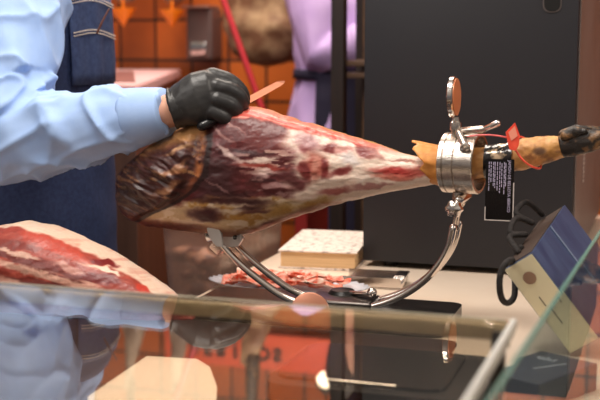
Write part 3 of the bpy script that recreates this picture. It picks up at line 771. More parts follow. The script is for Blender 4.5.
grid_mesh('meat_body', np.stack([X2, Y2, Z2], -1), cl, vcol_mat('cut_ham_meat', .4, .25, 160, sss=.08), lh)

# ---------------- navy gift bag with rope handles + navy box below
d0 = 1.80; k_ = d0 / FPX
d0 = 1.62; A0 = at_D(532, 253, d0); e1 = at_D(504, 270, d0 + .0273) - A0; e2 = at_D(565, 205, d0 + .164) - A0
e2n = e2.normalized(); e1n = (e1 - e2n * e1.dot(e2n)).normalized(); e3n = e1n.cross(e2n)
if e3n.z > 0: e3n = -e3n
L1, L2 = e1.length, e2.length
# length until the lowest corner meets the worktop
low = min(A0.z, (A0 + e1n * L1).z, (A0 + e2n * L2).z)
L3 = max(.14, (low - .004) / max(.05, -e3n.z))
bag = thing('gift_bag', 'stiff navy and cream gift bag with black rope handles, tipped on the worktop', 'bag', tuple(A0 + e3n * L3 * .5))
NAVY = mat('navy_card', (50, 66, 102), .32, c2=(68, 86, 120), scale=10, stretch=(1, 6, 1), coat=.15)
CRM = mat('cream_card', (232, 222, 188), .55)
def bagbox(name, o, a, b_, c_, m, bev=.0):
    bm = B(); vs = []
    for i in (0, 1):
        for j in (0, 1):
            for k in (0, 1): vs.append(bm.verts.new(o + a * i + b_ * j + c_ * k))
    for f in ((0, 1, 3, 2), (4, 6, 7, 5), (0, 4, 5, 1), (2, 3, 7, 6), (0, 2, 6, 4), (1, 5, 7, 3)): bm.faces.new([vs[i] for i in f])
    return obj(name, bm, m, bag, smooth=False)
print('BAG', [tuple(round(c, 3) for c in A0 + e1n * L1 * i + e2n * L2 * j + e3n * L3 * k) for i in (0, 1) for j in (0, 1) for k in (0, 1)], L3)
a1, a2, a3 = e1n * L1, e2n * L2, e3n * L3
bagbox('bag_body', A0, a1, a2, a3, NAVY)
bagbox('gusset', A0 - e2n * .0012 + a1 * .02 + a3 * .004, a1 * .96, e2n * .001, a3 * .99, CRM)['label'] = 'cream side gusset'
bm = B(); gc = A0 - e2n * .0018 + a1 * .5 + e3n * .028
plate(bm, gc, e1n, e3n, [(.0095 * math.cos(k * PI / 12), .0095 * math.sin(k * PI / 12)) for k in range(24)], .001); obj('dot', bm, mat('dot_brown', (150, 118, 98), .5), bag, smooth=False)
bm = B()
for (u, v0, v1) in ((.62, .058, .074), (.62, .082, .112), (.25, .072, .086)):
    plate(bm, A0 - e2n * .0016 + a1 * u + e3n * ((v0 + v1) / 2), e1n, e3n, [(-.0006, -(v1 - v0) / 2), (.0006, -(v1 - v0) / 2), (.0006, (v1 - v0) / 2), (-.0006, (v1 - v0) / 2)], .001)
obj('slit_print', bm, mat('print_grey', (96, 90, 80), .6), bag, smooth=False)
bagbox('fold_band', A0 - e1n * .0012 + a2 * .52, e1n * .001, e2n * .004, a3 * .98, mat('fold_light', (120, 134, 160), .4))
bagbox('mouth', A0 + a1 * .06 + a2 * .03 - e3n * .0012, a1 * .88, a2 * .94, e3n * .001, mat('bag_mouth', (66, 50, 42), .7))
ROPE = mat('black_rope', (26, 22, 22), .8, c2=(46, 40, 38), scale=150, bump=.6, bscale=220)
bm = B()
base = A0 + a1 * .72 - e3n * .004
lp_ = [base + a2 * .06, at_D(507, 262, d0 - .005), at_D(501, 272, d0 - .01), at_D(499.5, 286, d0 - .01), at_D(502, 299, d0), at_D(508, 303, d0 + .02), at_D(514, 297, d0 + .04), at_D(515, 284, d0 + .06), at_D(514, 272, d0 + .07), at_D(514, 262, d0 + .07), base + a2 * .3]
tube(bm, catmull(lp_, 6), .0045, 10, round_ends=True); obj('rope_handle', bm, ROPE, bag)
bm = B()
lp2 = [base + a2 * .22, base + a2 * .36 - e3n * .02 + a1 * .2, base + a2 * .5 - e3n * .006, base + a2 * .44 - e3n * .022 + a1 * .25, base + a2 * .62 - e3n * .03 + a1 * .15, base + a2 * .72 - e3n * .008, base + a2 * .70 - e3n * .034 + a1 * .2, base + a2 * .86 - e3n * .036, base + a2 * .96 - e3n * .004]
tube(bm, catmull(lp2, 7), .0045, 10, round_ends=True); obj('rope_handle', bm, ROPE, bag)
# navy box in front
nb = at_Z(548, 372, .035)
nvb = thing('navy_box', 'low navy carton with fine white lettering beside the glass partition', 'box', (nb.x, nb.y, 0))
RN = Matrix.Rotation(math.radians(-28), 3, 'Z'); NBS = (.085, .13, .035)
bm = B(); add_box(bm, (nb.x - .01, nb.y, .0175), NBS, RN, bev=.001); obj('carton', bm, mat('navy_box_card', (46, 52, 68), .4, c2=(52, 58, 74), scale=10), nvb, smooth=False)
bm = B()
for (u, v, w_, h_) in ((.008, .01, .05, .0012),):
    add_box(bm, Vector((nb.x - .01, nb.y, .0354)) + RN @ Vector((u, v, 0)), (w_, h_, .0006), RN @ Matrix.Rotation(math.radians(70), 3, 'Z'))
for k in range(5):
    add_box(bm, Vector((nb.x - .01, nb.y, .0354)) + RN @ Vector((-.026 + k * .006, .035 - .002 * (k % 2), 0)), (.0012, .008 + .003 * (k % 3), .0006), RN)
obj('white_print', bm, mat('white_print', (220, 220, 226), .5), nvb, smooth=False)

# ---------------- counter scale in front of stand
s0 = (.245, -.41)
sca = thing('counter_scale', 'low black counter scale with steel front strip in front of the ham stand', 'scale', (s0[0], s0[1], .003))
bm = B(); prism(bm, [(p[0] + s0[0], p[1] + s0[1]) for p in rrect(.26, .20, .03)], .006, .032)
obj('scale_body', bm, BLACK, sca, smooth=False)
bm = B(); prism(bm, [(p[0] + s0[0] - .015, p[1] + s0[1] + .005) for p in rrect(.21, .165, .02)], .032, .036)
obj('platform', bm, mat('dark_platform', (46, 42, 40), .25, .5), sca, smooth=False)
bm = B(); add_box(bm, (s0[0] - .015, s0[1] - .082, .037), (.10, .004, .004), bev=.001); obj("front_strip", bm, CHROME, sca, smooth=False)
for sx in (-.1, .1):
    for sy in (-.07, .07):
        bm = B(); lathe(bm, [(0, .01), (.0035, .01)], (s0[0] + sx, s0[1] + sy, .003), (0, 0, 1), 14); obj('foot', bm, BLACKMATTE, sca)
bm = B(); prism(bm, [(p[0] - .56, p[1] - .3625) for p in rrect(1.70, .455, .02)], 0.0, .003)
tag(obj('added_counter_mat', bm, mat('dark_mat', (66, 46, 40), .6, c2=(54, 38, 34), scale=6), smooth=False), 'dark brown mat added on the worktop so reflections show in the glass case', 'mat')  # dark sheet added under the glass to make reflections stand out
# ================================================================== GLASS COUNTER IN FRONT
ZG = .17
gr = at_Z(0, 283, ZG); YR = gr.y; GXR = at_Z(503, 334, ZG).x
GL = glass('clear_glass', (236, 228, 210), ior=1.36); 
EDGE = mat('glass_edge', (222, 214, 190), .25, trans=.2, ior=1.4)
case = thing('display_case', 'glass-topped display case in the blurred foreground', 'display case', (-.4, YR - .3, FLOOR))
bm = B(); add_box(bm, ((GXR - 1.5) / 2, YR - .32, ZG - .005), (GXR + 1.5, .64, .010)); obj('top_glass', bm, GL, case, smooth=False)
bm = B(); add_box(bm, ((GXR - 1.5) / 2, YR + .0015, ZG - .0015), (GXR + 1.5, .003, .004)); obj('glass_edge', bm, EDGE, case, smooth=False)
bm = B(); add_box(bm, ((GXR - 1.5) / 2, YR + .002, ZG - .020), (GXR + 1.5, .012, .017), bev=.004, seg=3); obj('rear_rail', bm, mat('champagne_rail', (232, 214, 184), .35, .0), case, smooth=False)
bm = B(); add_box(bm, (GXR + .003, YR - .32, ZG - .004), (.006, .64, .014), bev=.002); obj('end_trim', bm, mat('pale_trim', (206, 206, 200), .35), case, smooth=False)
bm = B(); add_box(bm, ((GXR - 1.5) / 2, YR - .32, -.24), (GXR + 1.5, .64, .04))
obj('case_floor', bm, mat('case_floor', (96, 64, 54), .3, c2=(78, 52, 46), scale=5), case, smooth=False)
bm = B(); add_box(bm, ((GXR - 1.5) / 2, YR - .32, (FLOOR - .26) / 2), (GXR + 1.5, .62, -.26 - FLOOR)); obj('case_base', bm, mat('case_base', (60, 44, 38), .5), case, smooth=False)
for xx in (GXR - .01, -1.49):
    bm = B(); add_box(bm, (xx, YR - .012, -.03), (.014, .014, .37), bev=.003); obj('rail_post', bm, DARKSTEEL, case, smooth=False)
bm = B(); add_box(bm, ((GXR - 1.5) / 2, YR - .634, -.03), (GXR + 1.5, .008, .38)); obj('front_glass', bm, GL, case, smooth=False)
# white tray on the mat, seen through the glass
ZS = .008
pa = [at_Z(88, 402, ZS), at_Z(147, 361, ZS), at_Z(197, 364, ZS), at_Z(210, 372, ZS), at_Z(217, 392, ZS), at_Z(216, 412, ZS), at_Z(88, 412, ZS)]
bm = B(); prism(bm, [(p.x, p.y) for p in pa], .0032, ZS)
tag(obj('white_board', bm, mat('white_tray', (244, 230, 212), .5), smooth=False), 'white cutting board seen through the glass top in front of the cut ham', 'cutting board')

# raised glass shelf with green edge at right
pe = at_Z(545, 312, .2); rot = math.radians(-2)
pd = Vector((math.sin(-rot), math.cos(rot), 0)); pr = Vector((math.cos(rot), -math.sin(-rot), 0))
part = thing('glass_shelf', 'raised clear glass shelf with green edge at the right of the counter', 'glass shelf', (pe.x + .3, pe.y, 0))
RP = Matrix.Rotation(rot, 3, 'Z'); LP_ = .96
mid = pe + pd * .10 + pr * .30
bm = B(); add_box(bm, (mid.x, mid.y, .196), (.592, LP_, .008), RP); obj('pane', bm, glass('partition_glass', (226, 240, 236)), part, smooth=False)
mid = pe + pd * .10 + pr * .002
bm = B(); add_box(bm, (mid.x, mid.y, .196), (.004, LP_, .0085), RP); obj('green_edge', bm, mat('teal_edge', (96, 138, 128), .25), part, smooth=False)
for t_ in (-.05, .5):
    q = pe + pd * t_ + pr * .36
    bm = B(); lathe(bm, [(0, .018), (.006, .018), (.008, .009), (.184, .009), (.186, .016), (.192, .016)], (q.x, q.y, 0), (0, 0, 1), 20); obj('support_post', bm, CHROME, part, angle=35)

# ================================================================== BACKGROUND
# prep table with pale rim, its right side running away from the camera
ZP = .335
tp4 = [at_Z(190, 68.5, ZP), at_Z(136, 86, ZP), at_Z(-30, 83, ZP), at_Z(-30, 68.5, ZP)]
for p in tp4: p.y = min(p.y, YW - .06)
cc = sum(tp4, Vector()) / 4
ptb = thing('prep_table', 'brown prep table with pale pink top against the orange tiles', 'table', (cc.x, cc.y, FLOOR))
def tins(sx_, sy_, dx=0, dy=0): return [(cc.x + (p.x - cc.x) * sx_ + dx, cc.y + (p.y - cc.y) * sy_ + dy) for p in tp4]
bm = B(); prism(bm, tins(.97, .96), FLOOR, ZP - .03); obj('carcass', bm, mat('brown_metal', (118, 84, 70), .4, c2=(88, 62, 52), scale=3, stretch=(5, 5, .3)), ptb, smooth=False)
bm = B(); prism(bm, tins(1, 1), ZP - .03, ZP, bev=.004); obj('table_top', bm, mat('pale_pink_top', (232, 190, 190), .35), ptb, smooth=False)
bm = B(); prism(bm, tins(.86, .62, -.02, -.05), ZP - .002, ZP + .0015); obj('sunken_panel', bm, mat('mauve_floor', (138, 92, 88), .4), ptb, smooth=False)

# hanging hams with drip cones
HB = mat('hanging_ham_skin', (120, 82, 58), .55, c2=(178, 146, 110), scale=16, bump=.5, bscale=30, lo=.4, hi=.68)
HBG = mat('hanging_ham_grey', (110, 92, 80), .6, c2=(160, 140, 120), scale=22, bump=.4, bscale=30)
CONE = mat('orange_plastic', (240, 134, 24), .4, c2=(232, 116, 20), scale=8)
def hanging_ham(px, pyb, Y, length, rad, m, label, grp=None, lean=0.0):
    p = at_Y(px, pyb, Y); t = thing('hanging_ham', label, 'ham', (p.x, Y, p.z), grp)
    bm = B(); prof = [(0, .04), (.03, .45), (.09, .8), (.2, 1), (.35, .98), (.5, .8), (.65, .5), (.78, .3), (.9, .24), (1, .2)]
    us = np.linspace(0, 1, 40); rr = np.interp(us, [q[0] for q in prof], [q[1] for q in prof])
    tube(bm, [p + Vector((lean * length * u + .02 * math.sin(u * 4), 0, length * u)) for u in us], [(r * rad, r * rad * .7) for r in rr], 40, hint=Vector((0, 1, 0)))
    displace(bm, lambda q, n: mnoise.noise(q * 14) * rad * .10 + mnoise.noise(q * 40) * rad * .04)
    obj('ham_body', bm, m, t)
    topp = p + Vector((lean * length, 0, length))
    bm = B(); tube(bm, [topp - Vector((0, 0, .03)), topp + Vector((lean * .1, 0, .12))], [rad * .18, rad * .14], 12, round_ends=True); obj('trotter', bm, HM, t)
    bm = B(); tube(bm, [topp + Vector((lean * .1, 0, .1)), Vector((topp.x + lean * .1, topp.y, 1.5))], .005, 8); obj('cord', bm, mat('hemp_cord', (150, 120, 80), .8), t)
    return t, topp
tops = []
for (px, pyb, Y, ln, rad, m_, lb, le) in ((266, 67, 1.75, .62, .15, HB, 'mottled tan ham hanging beside the red cord', -.08),
                             (124, 4.5, 1.95, .6, .078, HBG, 'grey ham tip hanging above the left orange drip cone', 0),
                             (172, 6, 1.95, .6, .078, HBG, 'grey ham tip hanging above the right orange drip cone', 0)):
    t, tp_ = hanging_ham(px, pyb, Y, ln, rad, m_, lb, None, le); tops.append(tp_)
hr = thing('hanging_rail', 'dark overhead rail holding the hanging hams', 'rail', (-.9, 1.9, 1.5))
zr = 1.5
for yy in (1.75, 1.95):
    bm = B(); tube(bm, [(-2.6, yy, zr), (2.2, yy, zr)], .015, 12, hint=Vector((0, 0, 1))); obj('rail_tube', bm, DARKSTEEL, hr)
for xx in (-2.5, 2.1):
    bm = B(); tube(bm, [(xx, 1.70, zr), (xx, YW, zr)], .014, 12); obj('wall_bracket', bm, DARKSTEEL, hr)
for (px, py, lb) in ((123, 17, 'orange plastic drip cone under the left grey ham tip'), (172, 18.5, 'orange plastic drip cone under the right grey ham tip')):
    Y = 1.93; sc2 = (at_Y(px + 10, py, Y) - at_Y(px, py, Y)).length / 10
    c_ = at_Y(px, py - 7.5, Y); t = thing('drip_cone', lb, 'drip cone', tuple(c_ - Vector((0, 0, 16 * sc2))))
    bm = B(); lathe(bm, [(-15.5 * sc2, .3 * sc2), (-12 * sc2, 2.4 * sc2), (0, 11.5 * sc2), (1.2 * sc2, 11.8 * sc2), (1.2 * sc2, 11 * sc2), (0, 10.4 * sc2), (-11 * sc2, 1.5 * sc2)], c_, (0, 0, 1), 36)
    obj('cup', bm, CONE, t, angle=40)
    bm = B(); tube(bm, [c_ + Vector((0, 0, -8 * sc2)), c_ + Vector((0, 0, 11 * sc2))], 1.1 * sc2, 10, round_ends=True); obj('spike', bm, CONE, t)

# dispenser on wall
Y = YW - .03; q0 = at_Y(206.5, 34, Y); sc3 = (at_Y(207.5, 34, Y) - q0).length
dsp = thing('wall_dispenser', 'grey metal dispenser mounted on the orange tiles left of the red cord', 'dispenser', (q0.x, YW, q0.z))
bm = B(); add_box(bm, q0 - Vector((0, .02, 0)), (26 * sc3, .1, 47 * sc3), bev=.012, seg=3); obj('body', bm, mat('dispenser_grey', (112, 92, 88), .3, .5), dsp, angle=40)
bm = B(); add_box(bm, q0 + Vector((0, -.076, -13 * sc3)), (15 * sc3, .012, 12 * sc3), bev=.005); obj('push_plate', bm, CHROME, dsp, angle=40)
bm = B(); add_box(bm, q0 + Vector((0, -.05, 24.5 * sc3)), (26 * sc3, .11, 2 * sc3), bev=.002); obj('lid', bm, mat('dispenser_lid', (176, 140, 128), .3, .5), dsp, smooth=False)
# red cord
bm = B(); ra, rb = at_Y(222, -4, 1.5), at_Y(263, 112, 1.5)
dv = (rb - ra)
kt_ = (1.5 - ra.z) / -dv.z
tube(bm, [ra - dv * kt_, ra - dv * .5, ra, ra.lerp(rb, .5), rb, rb + dv * .35], .0095, 10)
tag(obj('red_pole', bm, mat('red_cord', (176, 36, 46), .5)), 'slanting red pole left of the tan hanging ham', 'pole')
# red object and dark block between ham and book
bm = B(); q = at_Y(298, 222, 1.0)
# sign seen as a reflection in the glass
sgz = 1.05; sgp = at_Y(237, 60, YW - .03)
sgn = thing('hanging_sign', 'red sign board with dark IBERICOS lettering high on the tiled wall', 'sign', (sgp.x, YW - .03, sgz))
SGW = 1.0
bm = B(); add_box(bm, (sgp.x + .10, YW - .02, sgz - .005), (.80, .03, .135), bev=.003); obj('board', bm, mat('red_board', (232, 92, 58), .5), sgn, smooth=False)
for k, ch_ in enumerate('IBERICOS'):
    text_mesh('letter', ch_, .068, (sgp.x - .235 + k * .0555, YW - .037, sgz), (1, 0, 0), (0, 0, 1), mat('dark_letter', (22, 10, 10), .6), sgn, .001, bold=.0035)

# dark shelf rack
Yr = .95
rk = thing('shelf_rack', 'dark brown shelf rack between the lilac-shirted person and the charcoal cabinet', 'shelf rack', (at_Y(348, 100, Yr).x, Yr + .12, FLOOR))
WOODD = mat('dark_wood', (44, 30, 24), .5, c2=(30, 20, 17), scale=6, stretch=(8, 8, .6))
WOODB = mat('brown_wood', (92, 66, 46), .5, c2=(70, 48, 34), scale=6, stretch=(1, 6, 6))
xa = at_Y(339, 60, Yr + .02).x; xc = at_Y(349, 60, Yr + .1).x; xe = xa + .5
ZT = .95
Yr0 = 1.08
xa = at_Y(339, 60, Yr0).x; xe = xa + .135
for (x, y, w_, m_) in ((xa, Yr0, .034, WOODD), (xa + .05, Yr0 + .09, .016, WOODB), (xe, Yr0, .034, WOODD), (xa + .01, Yr0 + .20, .034, WOODD), (xe, Yr0 + .20, .034, WOODD)):
    bm = B(); add_box(bm, (x, y, (FLOOR + ZT) / 2), (w_, .034, ZT - FLOOR), bev=.002); obj('post', bm, m_, rk, smooth=False)
for z in (at_Y(350, 63, Yr0 + .05).z, at_Y(350, 75, Yr0 + .05).z, -.2, .85):
    bm = B(); add_box(bm, ((xa + xe) / 2, Yr0 + .10, z), (xe - xa - .03, .18, .014), bev=.002); obj('shelf', bm, WOODB, rk, smooth=False)
bm = B(); add_box(bm, ((xa + xe) / 2, Yr0 + .224, (FLOOR + ZT) / 2), (xe - xa + .03, .01, ZT - FLOOR)); obj('back_panel', bm, mat('rack_back', (34, 24, 20), .6), rk, smooth=False)
# red crate seen under the ham
q = at_Y(301, 224, 1.06)
cr = thing('red_crate', 'dark red crate behind the mottled book, below the ham', 'crate', (q.x, 1.2, FLOOR))
# (small low stack on the floor behind the worktop)
bm = B(); add_box(bm, (q.x - .02, 1.22, (FLOOR + q.z + .03) / 2), (.035, .2, q.z + .03 - FLOOR), bev=.006); obj('crate_body', bm, mat('crate_red', (150, 40, 36), .5), cr, smooth=False)
bm = B(); add_box(bm, (q.x - .02, 1.22, q.z + .036), (.04, .21, .012), bev=.004); obj('crate_lid', bm, mat('crate_lid', (96, 60, 40), .5), cr, smooth=False)

# pendant lamps (their reflections show in the glass top)
LAMP = emit('lamp_glow', (255, 232, 200), 9)
def pendant(px, py, dist, r, lb):
    g = at_Z(px, py, ZG); rd = ray(px, py).normalized(); rd = Vector((rd.x, rd.y, -rd.z))
    p = g + rd * dist
    t = thing('pendant_lamp', lb, 'lamp', (p.x, p.y, p.z))
    bm = B(); bmesh.ops.create_uvsphere(bm, u_segments=24, v_segments=16, radius=r, matrix=Matrix.Translation(p) @ Matrix.Diagonal((1, 1, .9, 1))); obj('bulb', bm, LAMP, t)
    bm = B(); lathe(bm, [(r * .55, r * 1.25), (r * .9, r * 1.1), (r * 1.5, r * .5), (r * 1.8, r * .2)], p, (0, 0, 1), 32, cap=False); obj('shade', bm, mat('lamp_shade', (60, 50, 44), .4), t)
    bm = B(); tube(bm, [p + Vector((0, 0, r * 1.7)), Vector((p.x, p.y, p.z + .9))], .004, 8); obj('flex', bm, BLACKMATTE, t)
pendant(326, 379, 3.0, .03, 'pendant lamp reflected near the middle of the glass top')
pendant(497, 352, 2.6, .04, 'pendant lamp reflected near the right end of the glass top')

# ================================================================== PEOPLE
SHIRT = mat('pale_blue_shirt', (160, 190, 238), .75, c2=(168, 196, 240), scale=30, bump=.05, bscale=300)
DENIM = mat('navy_denim', (38, 50, 86), .8, c2=(48, 62, 100), scale=120, bump=.15, bscale=300)
SKINM = mat('skin', (226, 172, 146), .5, c2=(216, 158, 132), scale=40, sss=.1)
GLOVE = mat('black_glove', (44, 43, 44), .38, c2=(54, 53, 53), scale=25, bump=.12, bscale=120)
TROU = mat('dark_trousers', (36, 36, 44), .8)
HAIR = mat('dark_hair', (40, 28, 22), .6, bump=.5, bscale=80)
def ring_at(c, a, b_, rx, ry, seg=28, ex=1.0):
    out = []
    for k in range(seg):
        t = k * 2 * PI / seg; cs, s = math.cos(t), math.sin(t)
        out.append(Vector(c) + a * (math.copysign(abs(cs) ** ex, cs) * rx) + b_ * (math.copysign(abs(s) ** ex, s) * ry))
    return out
def head_bm(bm, c, fwd, sd):
    """c = skull centre"""
    up = Vector((0, 0, 1))
    prof = [(-.125, .028, .030, .045), (-.115, .045, .045, .036), (-.085, .060, .060, .024), (-.05, .078, .068, .010), (0, .095, .074, 0), (.045, .094, .074, -.003), (.08, .075, .062, -.006), (.105, .045, .04, -.008), (.116, .015, .014, -.008)]
    loft(bm, [ring_at(c + up * h + fwd * sh, fwd, sd, rf, rs, 24) for h, rf, rs, sh in prof])
    n0 = c + fwd * .088
    tube(bm, [n0 + up * .012, n0 + fwd * .014 - up * .022, n0 + fwd * .018 - up * .034], [.008, .011, .013], 10, round_ends=True)
    for s in (-1, 1):
        e = c + sd * s * .075 - fwd * .005 - up * .01
        tube(bm, [e - up * .026, e + sd * s * .006, e + up * .026], [(.006, .012), (.008, .016), (.006, .014)], 10, round_ends=True)
    q = c + fwd * .086 - up * .068
    tube(bm, [q - sd * .024, q + fwd * .006, q + sd * .024], [.005, .008, .005], 8, round_ends=True)
def hand_bm(bm, w_, d, sd, up, r=.009):
    """open relaxed hand: wrist w_, direction d, thumb side sd, back normal up"""
    tube(bm, [w_, w_ + d * .04, w_ + d * .085], [(.026, .018), (.036, .016), (.04, .013)], 16, hint=up, round_ends=True)
    for i, (o_s, ln) in enumerate(((.028, .068), (.010, .076), (-.009, .071), (-.027, .056))):
        b_ = w_ + d * .088 + sd * o_s; p1 = b_ + d * ln * .45 - up * .004; p2 = p1 + d * ln * .28 - up * .012; p3 = p2 + d * ln * .2 - up * .016
        tube(bm, [b_ - d * .02, b_, p1, p2, p3], [r, r, r * .95, r * .88, r * .75], 10, round_ends=True)
    t0 = w_ + d * .025 + sd * .026
    tube(bm, [t0, t0 + d * .03 + sd * .022 - up * .006, t0 + d * .058 + sd * .030 - up * .014], [r * 1.25, r * 1.1, r * .85], 10, round_ends=True)
def wrinkle(p, dirv, f1, f2, seed):
    """folds elongated along dirv"""
    d = dirv.normalized(); a = p.dot(d); q = p - d * a
    n = mnoise.noise(Vector((q.x * f1 + a * f2 + seed, q.y * f1 + seed * 2, q.z * f1 + a * f2)))
    return 1 - abs(n) * 2.2

# ------- butcher in the foreground, profile, facing +X
Sh = Vector((-.622, .150, .60))          # right shoulder
El = at_D(-12, 148, 2.04); Wr = at_D(174, 110, 1.90)
TC = Vector((-.672, .335, 0))             # torso axis
fwd = Vector((1, .26, 0)).normalized(); sd = Vector((-fwd.y, fwd.x, 0))   # sd = his left (+Y)
person = thing('person', 'person in pale blue shirt, denim apron and black glove carving the ham', 'person', (TC.x, TC.y, FLOOR))
LS = Sh + sd * .37; LE = LS + Vector((-.10, .03, -.29)); LWr = LE + Vector((-.03, -.01, -.26))
hipz = .02
# body
bm = B()
loft(bm, [ring_at(Vector((TC.x, TC.y, z)), fwd, sd, rf, rs) for z, rf, rs in ((-.06, .09, .14), (.05, .11, .155), (.2, .10, .145), (.4, .11, .165), (.55, .10, .17), (.64, .07, .12), (.68, .05, .06))])
neck = Vector((TC.x + .01, TC.y, .66)); hc = Vector((TC.x + .05, TC.y, .875))
tube(bm, [neck - Vector((0, 0, .05)), neck + Vector((.01, 0, .07)), hc - Vector((.015, 0, .06))], [.062, .056, .056], 18)
head_bm(bm, hc, fwd, sd)
tube(bm, [Sh + sd * .05, Sh, Sh.lerp(El, .5), El], [.045, .05, .045, .038], 14, round_ends=True)
fd = (Wr - El).normalized(); W2_ = at_D(184, 105, 1.895)
tube(bm, [El, El.lerp(Wr, .3), El.lerp(Wr, .8), Wr, W2_], [.040, .042, .031, .0275, .024], 16, round_ends=False)
tube(bm, [LS - sd * .05, LS, LS.lerp(LE, .5), LE, LE.lerp(LWr, .4), LWr], [.045, .05, .045, .038, .04, .027], 14, round_ends=True)
hand_bm(bm, LWr, (LWr - LE).normalized(), Vector((.9, -.3, .3)).normalized(), Vector((.2, .95, 0)).normalized())
for s in (-1, 1):
    h0 = Vector((TC.x, TC.y + s * .085, -.02))
    tube(bm, [h0, h0 + Vector((.01, s * .01, -.38)), h0 + Vector((-.01, s * .02, -.78))], [.085, .06, .042], 16, round_ends=True)
bm = remesh(bm, .005, 3); obj('body', bm, SKINM, person)
# hair
bm = B(); loft(bm, [ring_at(hc + Vector((-.012 + sh, 0, h)), fwd, sd, rf, rs, 24) for h, rf, rs, sh in ((-.05, .080, .078, -.02), (.0, .094, .082, -.012), (.05, .104, .083, .0), (.09, .082, .07, 0), (.118, .05, .045, 0), (.128, .015, .015, 0))])
obj('hair', bm, HAIR, person)
for s in (-1, 1):
    bm = B(); bmesh.ops.create_uvsphere(bm, u_segments=14, v_segments=10, radius=.0115, matrix=Matrix.Translation(hc + fwd * .084 + sd * s * .031 + Vector((0, 0, .008)))); obj('eye', bm, mat('eye_white', (230, 226, 220), .2), person)
# trousers with shoes
bm = B()
for s in (-1, 1):
    h0 = Vector((TC.x, TC.y + s * .085, .04))
    tube(bm, [h0, h0 + Vector((.01, s * .01, -.44)), Vector((h0.x - .01, h0.y + s * .02, FLOOR + .04))], [.108, .08, .066], 18)
loft(bm, [ring_at(Vector((TC.x, TC.y, z)), fwd, sd, rf, rs) for z, rf, rs in ((-.1, .11, .17), (.0, .122, .175), (.08, .122, .17))])
bm = remesh(bm, .012, 3); obj('trousers', bm, TROU, person)
for s in (-1, 1):
    bm = B(); q = Vector((TC.x, TC.y + s * .105, FLOOR + .04))
    tube(bm, [q - fwd * .07, q, q + fwd * .1 - Vector((0, 0, .008)), q + fwd * .17 - Vector((0, 0, .015))], [(.036, .038), (.042, .040), (.045, .030), (.036, .022)], 16, hint=Vector((0, 0, 1)), round_ends=True); obj('shoe', bm, BLACKMATTE, person)
# shirt
bm = B()
loft(bm, [ring_at(Vector((TC.x, TC.y, z)), fwd, sd, rf, rs) for z, rf, rs in ((.0, .120, .185), (.08, .122, .185), (.2, .118, .178), (.4, .128, .195), (.52, .122, .205), (.60, .10, .19), (.65, .08, .12), (.685, .066, .07))])
um = Sh.lerp(El, .5)
tube(bm, [Sh + sd * .06 + Vector((.01, 0, -.01)), Sh + Vector((.025, -.01, -.02)), um + Vector((.035, -.005, .03)), El + Vector((.03, 0, .055)), El + Vector((.012, 0, .0)), El - Vector((0, 0, .012))], [(.080, .092), (.092, .098), (.090, .088), (.078, .080), (.068, .068), (.058, .058)], 24, round_ends=True)
tube(bm, [El, El.lerp(Wr, .12), El.lerp(Wr, .38) + Vector((0, 0, .003)), El.lerp(Wr, .62), El.lerp(Wr, .8), El.lerp(Wr, .9), El.lerp(Wr, .955)], [.064, .071, .070, .060, .050, .042, .038], 24)
tube(bm, [LS - sd * .06, LS, LS.lerp(LE, .5), LE, LE.lerp(LWr, .45), LE.lerp(LWr, .95)], [.08, .082, .070, .06, .052, .04], 20, round_ends=True)
bm = remesh(bm, .0042, 5)
FDR = (Wr - El).normalized(); UDR = (El - Sh).normalized()
def shirt_disp(p, n):
    # distance along forearm / upper arm
    tF = (p - El).dot(FDR) / (Wr - El).length; dF = ((p - El) - FDR * (p - El).dot(FDR)).length
    tU = (p - Sh).dot(UDR) / (El - Sh).length
    z = 0
    if dF < .12 and -.2 < tF < .95:
        diag = (FDR * .65 + Vector((.2, -.2, -.8))).normalized()
        k = max(0, min(1, (.88 - tF) / .2)); a = max(0, wrinkle(p, diag, 16, 2.2, 1.7)) ** 3; b2 = max(0, wrinkle(p, (FDR * .9 + Vector((0, .2, .55))).normalized(), 21, 3, 5.1)) ** 3
        z += (.013 * a + .009 * b2 - .005) * (k * .92 + .08)
    else:
        a = max(0, wrinkle(p, Vector((.55, .1, -.8)), 11, 1.6, 9.3)) ** 3; b2 = max(0, wrinkle(p, Vector((-.35, .1, -.9)), 15, 2, 3.3)) ** 3
        z += .013 * a + .009 * b2 - .005
    z += mnoise.noise(p * 9) * .004
    return z
displace(bm, shirt_disp)
bmesh.ops.smooth_vert(bm, verts=bm.verts[:], factor=.5, use_axis_x=True, use_axis_y=True, use_axis_z=True)
shirt = obj('shirt', bm, SHIRT, person)
# cuff as separate slightly raised band
bm = B(); cuff_pts = [El.lerp(Wr, t) for t in (.78, .80, .88, .955, .965)]
tube(bm, cuff_pts, [.0485, .0505, .0458, .0405, .0385], 40, cap=True)
cu_ = obj('cuff', bm, SHIRT, person); cu_.parent = shirt; cu_.matrix_parent_inverse = Matrix.Identity(4)
bm = B(); cq = El.lerp(Wr, .90) + Vector((.0, -.028, -.029)); lathe(bm, [(0, .0055), (.002, .0055), (.0026, .004)], cq, Vector((.1, -.75, -.6)), 16); bt_ = obj('cuff_button', bm, mat('button_white', (236, 232, 220), .3), person); bt_.parent = shirt; bt_.matrix_parent_inverse = Matrix.Identity(4)
